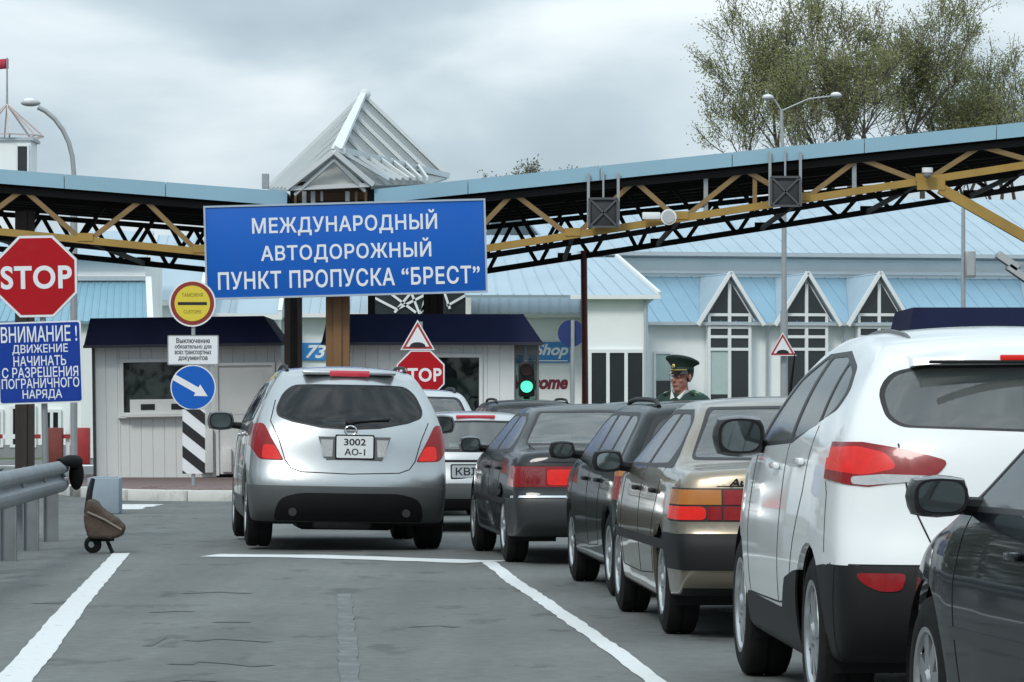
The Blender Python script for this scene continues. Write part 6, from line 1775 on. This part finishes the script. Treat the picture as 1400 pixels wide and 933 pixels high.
def car_navy():
    # nearest car: only its left front wing, wheel, mirror and front door are in view
    z = 14.65-2.62
    c = saloon('car', 'glossy navy saloon cut off by the right edge, nearest to the viewer', 700+1.765*FPX/z, z, R(6.6), P_NAVY, H=1.42, L=4.5, W=1.74, ro=1.0, wb=2.62, deck=1.0, r=.315, belt=.92, style=7, roundness=6, bodyhandle=True, grid=(90, 36, 28))
    c.cut('side_moulding', [(1.35, .50), (3.12, .50), (3.12, .545), (1.35, .545)], 'x', lambda cc, n: abs(cc.x) > .42, mat('moulding_dark', (.02, .022, .024), .4), .005, .008)
    for f in (lambda p: p, mirror):
        c.cut('tail_light', f([(-.95, .66), (-.95, .86), (-.42, .86), (-.42, .66)]), 'y', lambda cc, n: cc.y < .5, LAMP_R, .004, .015)
    c.cut('bumper', [(-1, .56), (1, .56), (1, .24), (-1, .24)], 'y', lambda cc, n: cc.y < .6, P_NAVY, .008, .02)
    c.mirror_part(3.00, 1.0, mat('mirror_black', (.012, .013, .014), .3, coat=.8), (.205, .13, .135), .085)
    c.plate(0, .75, .50, .11, [('МК 2290', 0, .42, .07)])
    c.finish()
car_navy()

# ---- estate cars and hatchbacks
def estate(name, label, px, z, yaw, pnt, H=1.38, L=4.35, W=1.70, ro=.85, wb=2.5, r=.30, glass=GL_MID, belt=.90, rails=True, steep=.30, lamps=True, grid=(64, 28, 22), style=8, rim=None):
    w = W/2; h = H
    sp = dict(L=L, ro=ro, grid=grid, smooth=4, bowr=.13, bowf=.25, crown=.035,
        rear=[(.18, .25), (.05, .30), (0, .40), (.01, .58), (.06, .64), (.08, .80), (.10, belt+.03), (.12+steep*.6, h-.20), (.12+steep, h-.05)],
        top=[(.12+steep, h-.05), (.65, h-.015), (1.4, h), (2.3, h-.005), (2.6, h-.07), (3.2, belt+.06), (3.8, belt-.05), (L-.12, belt-.18)],
        front=[(L-.14, .24), (L, .40), (L, .52), (L-.12, belt-.18)], bottom=[(.18, .25), (1.2, .2), (L-.14, .24)],
        hw=[(0, w*.95), (.4, w*.99), (1.2, w), (3.2, w), (3.8, w*.97), (L, w*.86)],
        side=[(.2, .955), (.45, .99), (.60, 1.0), (.75, .99), (belt, .955), (belt+.06, .92), (h-.12, .735), (h, .655)])
    c = Car(name, label, sp, px, z, yaw, pnt)
    ax = lambda cc, n: abs(cc.x) > .42; rr = lambda cc, n: cc.y < .9 and n.y < -.1
    b = belt+.035
    c.cut('window_trim', [(.42, b), (.62, h-.13), (.8, h-.09), (2.4, h-.085), (2.62, h-.15), (3.15, b-.01)], 'x', ax, TRIMB, .001, .01)
    c.cut('side_window', [(.52, b+.02), (.68, h-.15), (.85, h-.115), (1.12, h-.115), (1.12, b+.02)], 'x', ax, GL_SIDE, -.002, .006)
    c.cut('side_window', [(1.20, b+.015), (1.20, h-.115), (1.90, h-.11), (1.90, b+.015)], 'x', ax, GL_SIDE, -.002, .006)
    c.cut('side_window', [(1.98, b+.015), (1.98, h-.11), (2.4, h-.115), (2.58, h-.17), (3.03, b+.01)], 'x', ax, GL_SIDE, -.002, .006)
    tg = sym([(0, h-.06), (-.56, h-.07), (-.66, h-.14), (-.76, belt), (-.76, .62), (0, .60)])
    c.cut('tailgate', tg, 'y', rr, pnt, 0, .02)
    c.cut('window_trim', sym([(0, h-.10), (-.49, h-.11), (-.545, h-.15), (-.69, b), (0, b-.01)]), 'y', rr, TRIMB, .001, .01)
    c.cut('rear_window', sym([(0, h-.12), (-.47, h-.13), (-.52, h-.17), (-.645, b+.03), (0, b+.02)]), 'y', rr, glass, -.002, .006)
    c.cut('windscreen', sym([(0, h-.09), (-.5, h-.10), (-.68, belt+.09), (0, belt+.08)]), 'y', lambda cc, n: cc.y > 2.3 and n.z > .2, GL_CLEAR, -.002, .006)
    for f in (lambda p: p, mirror):
        c.cut('tail_light', f([(-.95, .68), (-.95, .90), (-.74, .90), (-.74, .68)]), 'y', lambda cc, n: cc.y < .45, LAMP_R, .004, .015)
        c.cut('indicator', f([(-.94, .84), (-.94, .895), (-.75, .895), (-.75, .84)]), 'y', lambda cc, n: cc.y < .45, LAMP_A, .006, .01)
    c.wheels(wb, r, .19, r*.64, style=style, arch=r*1.14, rim_m=rim)
    for d in ([(1.16, b), (1.16, .8), (1.28, .5), (1.32, .34), (1.94, .32), (1.94, b)], [(1.94, .32), (2.95, .33), (3.02, .7), (2.95, b)]):
        c.ribbon('panel_gap', d, 'x', .009, GAP)
    c.handle(1.28, belt-.10, BLACK); c.handle(2.10, belt-.10, BLACK)
    c.mirror_part(2.92, b+.06, BLACK, (.18, .11, .125), .10)
    c.seats(2.05, 1.2, h-.33)
    if rails:
        for sg in (-1, 1):
            pts = []
            for i in range(13):
                y = .65+i*.15; p, n = c.hit('z', sg*w*.56, y); pts.append(p+Vector((0, 0, .03 if 0 < i < 12 else 0.0)))
            c.put(MB().tube(pts, .018, 8), 'roof_rail', BLACK)
    return c
def car_estates():
    c = estate('car', 'dark green estate with roof rails between the beige and the dark grey saloon', 826, 28.1, R(5.2), P_GREEN, H=1.37, L=4.2, ro=.72, wb=2.45, belt=.90)
    c.plate(0, .70, .50, .11, [('ВІ 7713', 0, .42, .07)]); c.finish()
    # light silver estate ahead of the dark saloon
    z = 43.3; px = 637 - (1.69/2)*FPX/z + 8
    c = estate('car', 'light silver estate with black number plate frame, half hidden beside the silver off-roader', px, z, R(5.0), P_LSILV, H=1.285, L=4.3, W=1.70, ro=.90, wb=2.5, belt=.82, glass=GL_CLEAR, rails=False)
    p, n = c.hit('y', 0, 1.22)
    c.put(MB().cbox((0, p.y-.01, 1.225), (.42, .03, .03), .006), 'brake_light', mat('lamp_pink_red', (0.42, 0.03, 0.05), .15))
    c.cut('bumper', [(-1, .52), (1, .52), (1, .20), (-1, .20)], 'y', lambda cc, n: cc.y < .55, CLAD, .006, .02)
    c.cut('valance', [(-.8, .36), (.8, .36), (.8, .20), (-.8, .20)], 'y', lambda cc, n: cc.y < .55, BLACK, .008, .02)
    c.ribbon('trim_strip', [(-.66, .755), (0, .755), (.66, .755)], 'y', .03, BLACK, (-1,), h=.006)
    c.plate(-.02, .645, .52, .13, [('КВІ 172', 0, .44, .085)], bg=mat('plate_grey', (.42, .46, .48), .4)); c.finish()
    # vehicles farther ahead
    c = estate('car', 'white van-like car at the head of the queue, below the smaller STOP sign', 470, 49.6, R(5.0), P_LSILV, H=1.56, L=4.3, W=1.74, belt=1.02, glass=GL_CLEAR, rails=True, grid=(40, 20, 16)); c.finish()
    c = estate('car', 'dark estate with roof rails far ahead under the green traffic light', 640, 54.4, R(5.0), P_GREEN, H=1.44, L=4.4, W=1.70, belt=.92, rails=True, grid=(40, 20, 16)); c.finish()
    c = estate('car', 'dark hatchback far ahead, its roof showing left of the officer', 795, 46.5, R(5.0), P_DGREY, H=1.40, L=4.2, W=1.70, belt=.92, rails=False, grid=(40, 20, 16)); c.finish()
car_estates()

# ------------------------------------------------------------------ border guard officer
def officer():
    z = 33.75; x = GX(932, z); root = empty('person', (x, z, 0), R(-40)); tag(root, 'officer in green uniform and peaked cap standing behind the beige saloon', 'person')
    SKIN = mat('skin', (0.33, 0.145, 0.105), 0.65, var=0.12, vscale=18)
    GREEN = mat('uniform_green', (0.014, 0.040, 0.032), 0.9, var=0.18, vscale=12, bump=0.2, bscale=60)
    CAPG = mat('cap_green', (0.008, 0.026, 0.018), 0.85, var=0.2, vscale=12)
    def remesh(b, name, m, vox, parent, sm=4):
        o = b.build(name, m, parent, fix=False)
        r = o.modifiers.new('merge', 'REMESH'); r.mode = 'VOXEL'; r.voxel_size = vox; r.use_smooth_shade = True
        k = o.modifiers.new('soften', 'SMOOTH'); k.factor = 0.5; k.iterations = sm
        return o
    # body: one surface with legs, trunk, arms, fingers, neck and head (faces -y)
    b = MB(); hz = 1.575            # eye level
    for sg in (-1, 1):
        b.tube([(sg*.10, .01, .88), (sg*.105, .0, .50), (sg*.11, .02, .10)], [.088, .062, .042], 12)
        b.tube([(sg*.11, .03, .05), (sg*.115, -.08, .045), (sg*.12, -.17, .03)], [.048, .046, .032], 10)
        b.tube([(sg*.19, .01, 1.35), (sg*.25, .02, 1.08), (sg*.245, -.06, .86)], [.058, .045, .032], 12)
        b.ball((sg*.245, -.075, .80), (.022, .042, .052), 12, 8)
        for k in range(4):
            y0 = -.108+k*.021; L = (.060, .070, .074, .062)[3-k]
            b.tube([(sg*.245, y0, .765), (sg*.240, y0-.004, .765-L*.55), (sg*.228, y0-.006, .765-L)], [.0095, .009, .0075], 8)
        b.tube([(sg*.240, -.112, .81), (sg*.228, -.138, .785), (sg*.220, -.146, .755)], [.012, .0105, .009], 8)
    b.ball((0, 0, .95), (.17, .115, .13)); b.ball((0, 0, 1.15), (.165, .11, .20)); b.ball((0, .005, 1.31), (.195, .11, .13))
    b.tube([(0, .01, 1.36), (0, -.005, 1.50)], [.072, .056], 14)
    b.ball((0, .02, hz+.05), (.078, .098, .105), 20, 14)             # skull
    b.ball((0, -.025, hz-.055), (.064, .072, .075), 18, 12)         # face
    b.ball((0, -.060, hz-.105), (.038, .034, .026), 14, 10)         # chin
    b.tube([(0, -.088, hz+.012), (0, -.112, hz-.038)], [.010, .0165], 8)   # nose
    b.ball((0, -.108, hz-.040), (.019, .014, .010), 10, 6)
    for sg in (-1, 1):
        b.ball((sg*.032, -.078, hz+.026), (.030, .015, .010), 10, 6)   # brow
        b.ball((sg*.040, -.066, hz-.035), (.025, .022, .022), 10, 6)   # cheek
        b.ball((sg*.080, .012, hz-.012), (.010, .020, .034), 10, 8)    # ear
    b.ball((0, -.093, hz-.070), (.026, .010, .006), 10, 6); b.ball((0, -.090, hz-.081), (.022, .010, .007), 10, 6)
    body = remesh(b, 'body', SKIN, .007, root, 3)
    for sg in (-1, 1):
        e = MB().ball((sg*.031, -.083, hz+.004), (.014, .008, .0085), 12, 8).build('eye', mat('eye_white', (.6, .6, .58), .3), root, smooth=True)
        MB().ball((sg*.031, -.0895, hz+.004), (.006, .003, .006), 10, 6).build('iris', mat('iris', (.03, .025, .02), .2), e, smooth=True)
    MB().box((0, -.1015, hz-.0755), (.040, .004, .003)).build('mouth', mat('lip_line', (.14, .04, .035), .6), root)
    # hair below the cap
    h = MB(); n = 24
    for i in range(7):
        zz = hz+.075-i*.022; rr = math.sqrt(max(.05, 1-((zz-hz-.05)/.112)**2))
    vs = []; fs = []; arc = [R(-15+210*k/18) for k in range(19)]
    for i in range(6):
        zz = hz+.085-i*.026; q = math.sqrt(max(.1, 1-((zz-hz-.05)/.125)**2))
        for a in arc: vs.append((.084*q*math.cos(a), .02+.103*q*math.sin(a), zz))
    for i in range(5):
        for k in range(18): fs.append((i*19+k, i*19+k+1, (i+1)*19+k+1, (i+1)*19+k))
    hh = h.add(vs, fs).build('hair', mat('hair_dark', (.03, .024, .02), .8), root, smooth=True)
    sm = hh.modifiers.new('thickness', 'SOLIDIFY'); sm.thickness = .008
    # tunic and trousers over the body
    c = MB()
    c.ball((0, 0, .95), (.20, .14, .15)); c.ball((0, 0, 1.12), (.195, .135, .24)); c.ball((0, .005, 1.30), (.225, .130, .14)); c.ball((0, .01, 1.385), (.15, .095, .07))
    c.tube([(0, 0, .80), (0, 0, 1.0)], [.20, .19], 20)
    for sg in (-1, 1):
        c.ball((sg*.195, .01, 1.355), (.085, .085, .075))
        c.tube([(sg*.195, .01, 1.36), (sg*.255, .02, 1.08), (sg*.25, -.06, .88)], [.078, .062, .050], 14)
    j = remesh(c, 'jacket', GREEN, .010, root, 5)
    t = MB()
    for sg in (-1, 1):
        t.tube([(sg*.095, .01, .95), (sg*.105, .0, .50), (sg*.11, .02, .05)], [.112, .085, .078], 14)
    t.ball((0, 0, .92), (.185, .13, .12)); remesh(t, 'trousers', GREEN, .012, root, 4)
    for sg in (-1, 1): MB().cbox((sg*.115, -.06, .04), (.10, .29, .08), .03).build('shoe', BLACK, root, smooth=True)
    # collar, tie, shoulder boards with a star
    for sg in (-1, 1):
        MB().add([(sg*.012, -.085, 1.40), (sg*.075, -.045, 1.465), (sg*.085, .0, 1.455), (sg*.05, -.095, 1.385), (sg*.012, -.078, 1.395), (sg*.070, -.038, 1.455), (sg*.080, .005, 1.445), (sg*.05, -.085, 1.375)],
                 [(0, 1, 2, 3), (7, 6, 5, 4), (0, 3, 7, 4), (1, 0, 4, 5), (2, 1, 5, 6), (3, 2, 6, 7)]).build('shirt_collar', mat('shirt_white', (.62, .64, .60), .8), root)
        sb = MB().cbox((0, 0, 0), (.125, .058, .014), .005).build('shoulder_board', mat('board_green', (.025, .085, .055), .7), root, smooth=True)
        sb.location = (sg*.165, -.005, 1.437); sb.rotation_euler = (R(12), R(sg*18), 0)
        pts = []
        for k in range(10):
            rr = .020 if k % 2 == 0 else .009; a = math.pi/2+k*math.pi/5; pts.append((rr*math.cos(a), rr*math.sin(a)))
        MB().add([(p, q, .009) for p, q in pts]+[(p, q, .006) for p, q in pts]+[(0, 0, .012)], [(k, (k+1) % 10, 20) for k in range(10)]+[(k, 10+k, 10+(k+1) % 10, (k+1) % 10) for k in range(10)]).build('star', mat('star_gold', (.75, .68, .45), .35, metal=.6), sb)
    MB().add([(-.016, -.100, 1.395), (.016, -.100, 1.395), (.026, -.150, 1.22), (0, -.152, 1.19), (-.026, -.150, 1.22), (-.016, -.09, 1.395), (.016, -.09, 1.395), (.026, -.13, 1.22), (0, -.13, 1.19), (-.026, -.13, 1.22)],
             [(0, 4, 3, 2, 1), (5, 6, 7, 8, 9)]+[(k, (k+1) % 5, 5+(k+1) % 5, 5+k) for k in range(5)]).build('tie', mat('tie_dark', (.01, .03, .022), .7), root)
    # peaked cap: band, wide crown raised at the front, visor, gold cord and badge
    cap = empty('cap_pivot', (0, 0, 0)); bpy.data.objects.remove(cap)
    def ring(rx, ry, zc, tilt, n=28, cy=.012): return [(rx*math.cos(2*math.pi*k/n), cy+ry*math.sin(2*math.pi*k/n), zc-tilt*ry*math.sin(2*math.pi*k/n)) for k in range(n)]
    rings = [ring(.084, .105, hz+.045, 0), ring(.086, .107, hz+.082, .02), ring(.118, .132, hz+.112, .16), ring(.138, .150, hz+.128, .22), ring(.136, .148, hz+.142, .24), ring(.10, .11, hz+.158, .24), ring(.04, .045, hz+.166, .22)]
    vs = [v for r_ in rings for v in r_]; n = 28
    fs = [(i*n+k, i*n+(k+1) % n, (i+1)*n+(k+1) % n, (i+1)*n+k) for i in range(len(rings)-1) for k in range(n)]+[tuple((len(rings)-1)*n+k for k in range(n)), tuple(range(n-1, -1, -1))]
    cp = MB().add(vs, fs).build('peaked_cap', CAPG, root, smooth=True)
    bd = MB().add(ring(.0875, .1085, hz+.046, 0)+ring(.089, .110, hz+.080, .02), [(k, (k+1) % n, n+(k+1) % n, n+k) for k in range(n)]).build('band', mat('cap_band', (.012, .035, .028), .8), cp, smooth=True)
    bd.modifiers.new('thickness', 'SOLIDIFY').thickness = .003
    vs = []; m_ = 14
    for k in range(m_+1):
        a = R(200+140*k/m_); c_, s_ = math.cos(a), math.sin(a)
        vs += [(.086*c_, .012+.107*s_, hz+.050), (.092*c_, .012+.158*s_, hz+.022), (.092*c_, .012+.158*s_, hz+.018), (.086*c_, .012+.107*s_, hz+.044)]
    fs = [(4*k+q, 4*k+(q+1) % 4, 4*k+4+(q+1) % 4, 4*k+4+q) for k in range(m_) for q in range(4)]+[(0, 1, 2, 3), (4*m_+3, 4*m_+2, 4*m_+1, 4*m_)]
    MB().add(vs, fs).build('visor', mat('visor_black', (.01, .01, .01), .2, coat=.5), cp, smooth=True)
    GOLD = mat('gold_cord', (.62, .47, .18), .35, metal=.7)
    MB().tube([(.090*math.cos(a), .012+.112*math.sin(a), hz+.056) for a in [R(205+130*k/12) for k in range(13)]], .006, 6).build('cord', GOLD, cp, smooth=True)
    MB().ball((0, -.112, hz+.088), (.017, .008, .020), 12, 8).build('badge', GOLD, cp, smooth=True)
officer()

# ------------------------------------------------------------------ unseen trees added left of and behind the view, to darken car reflections
def added_wood():
    rnd = random.Random(41); b = MB()
    spots = [(-19+rnd.uniform(-2, 2), y+rnd.uniform(-1, 1)) for y in range(-40, 92, 3)] + [(x+rnd.uniform(-1, 1), -48+rnd.uniform(-3, 3)) for x in range(-18, 40, 3)]
    for x, y in spots:
        H = rnd.uniform(7, 11); r = rnd.uniform(1.8, 2.5)
        b.tube([(x, y, 0), (x+rnd.gauss(0, .2), y, H*.6), (x, y, H*.9)], [.16, .11, .03], 5)
        for _ in range(520):
            t = rnd.random()**0.8; a = rnd.uniform(0, 2*math.pi); rr = r*math.sqrt(rnd.random())*(1-abs(t-.35)*.9)
            c = Vector((x+rr*math.cos(a), y+rr*math.sin(a), .4+t*(H-.4)))
            u = Vector((rnd.gauss(0, 1), rnd.gauss(0, 1), rnd.gauss(0, 1))).normalized(); v = u.orthogonal().normalized(); q = rnd.uniform(.25, .5)
            b.add([c-u*q*.5, c+v*q*.35, c+u*q*.5, c-v*q*.35], [(0, 1, 2, 3)])
    o = b.build('added_wood', mat('added_wood_leaf', (.055, .075, .028), .8, var=.4, vscale=.6), None, fix=False)
    tag(o, 'dark green trees added out of view for the cars to reflect', 'added_wood', kind='stuff')
added_wood()
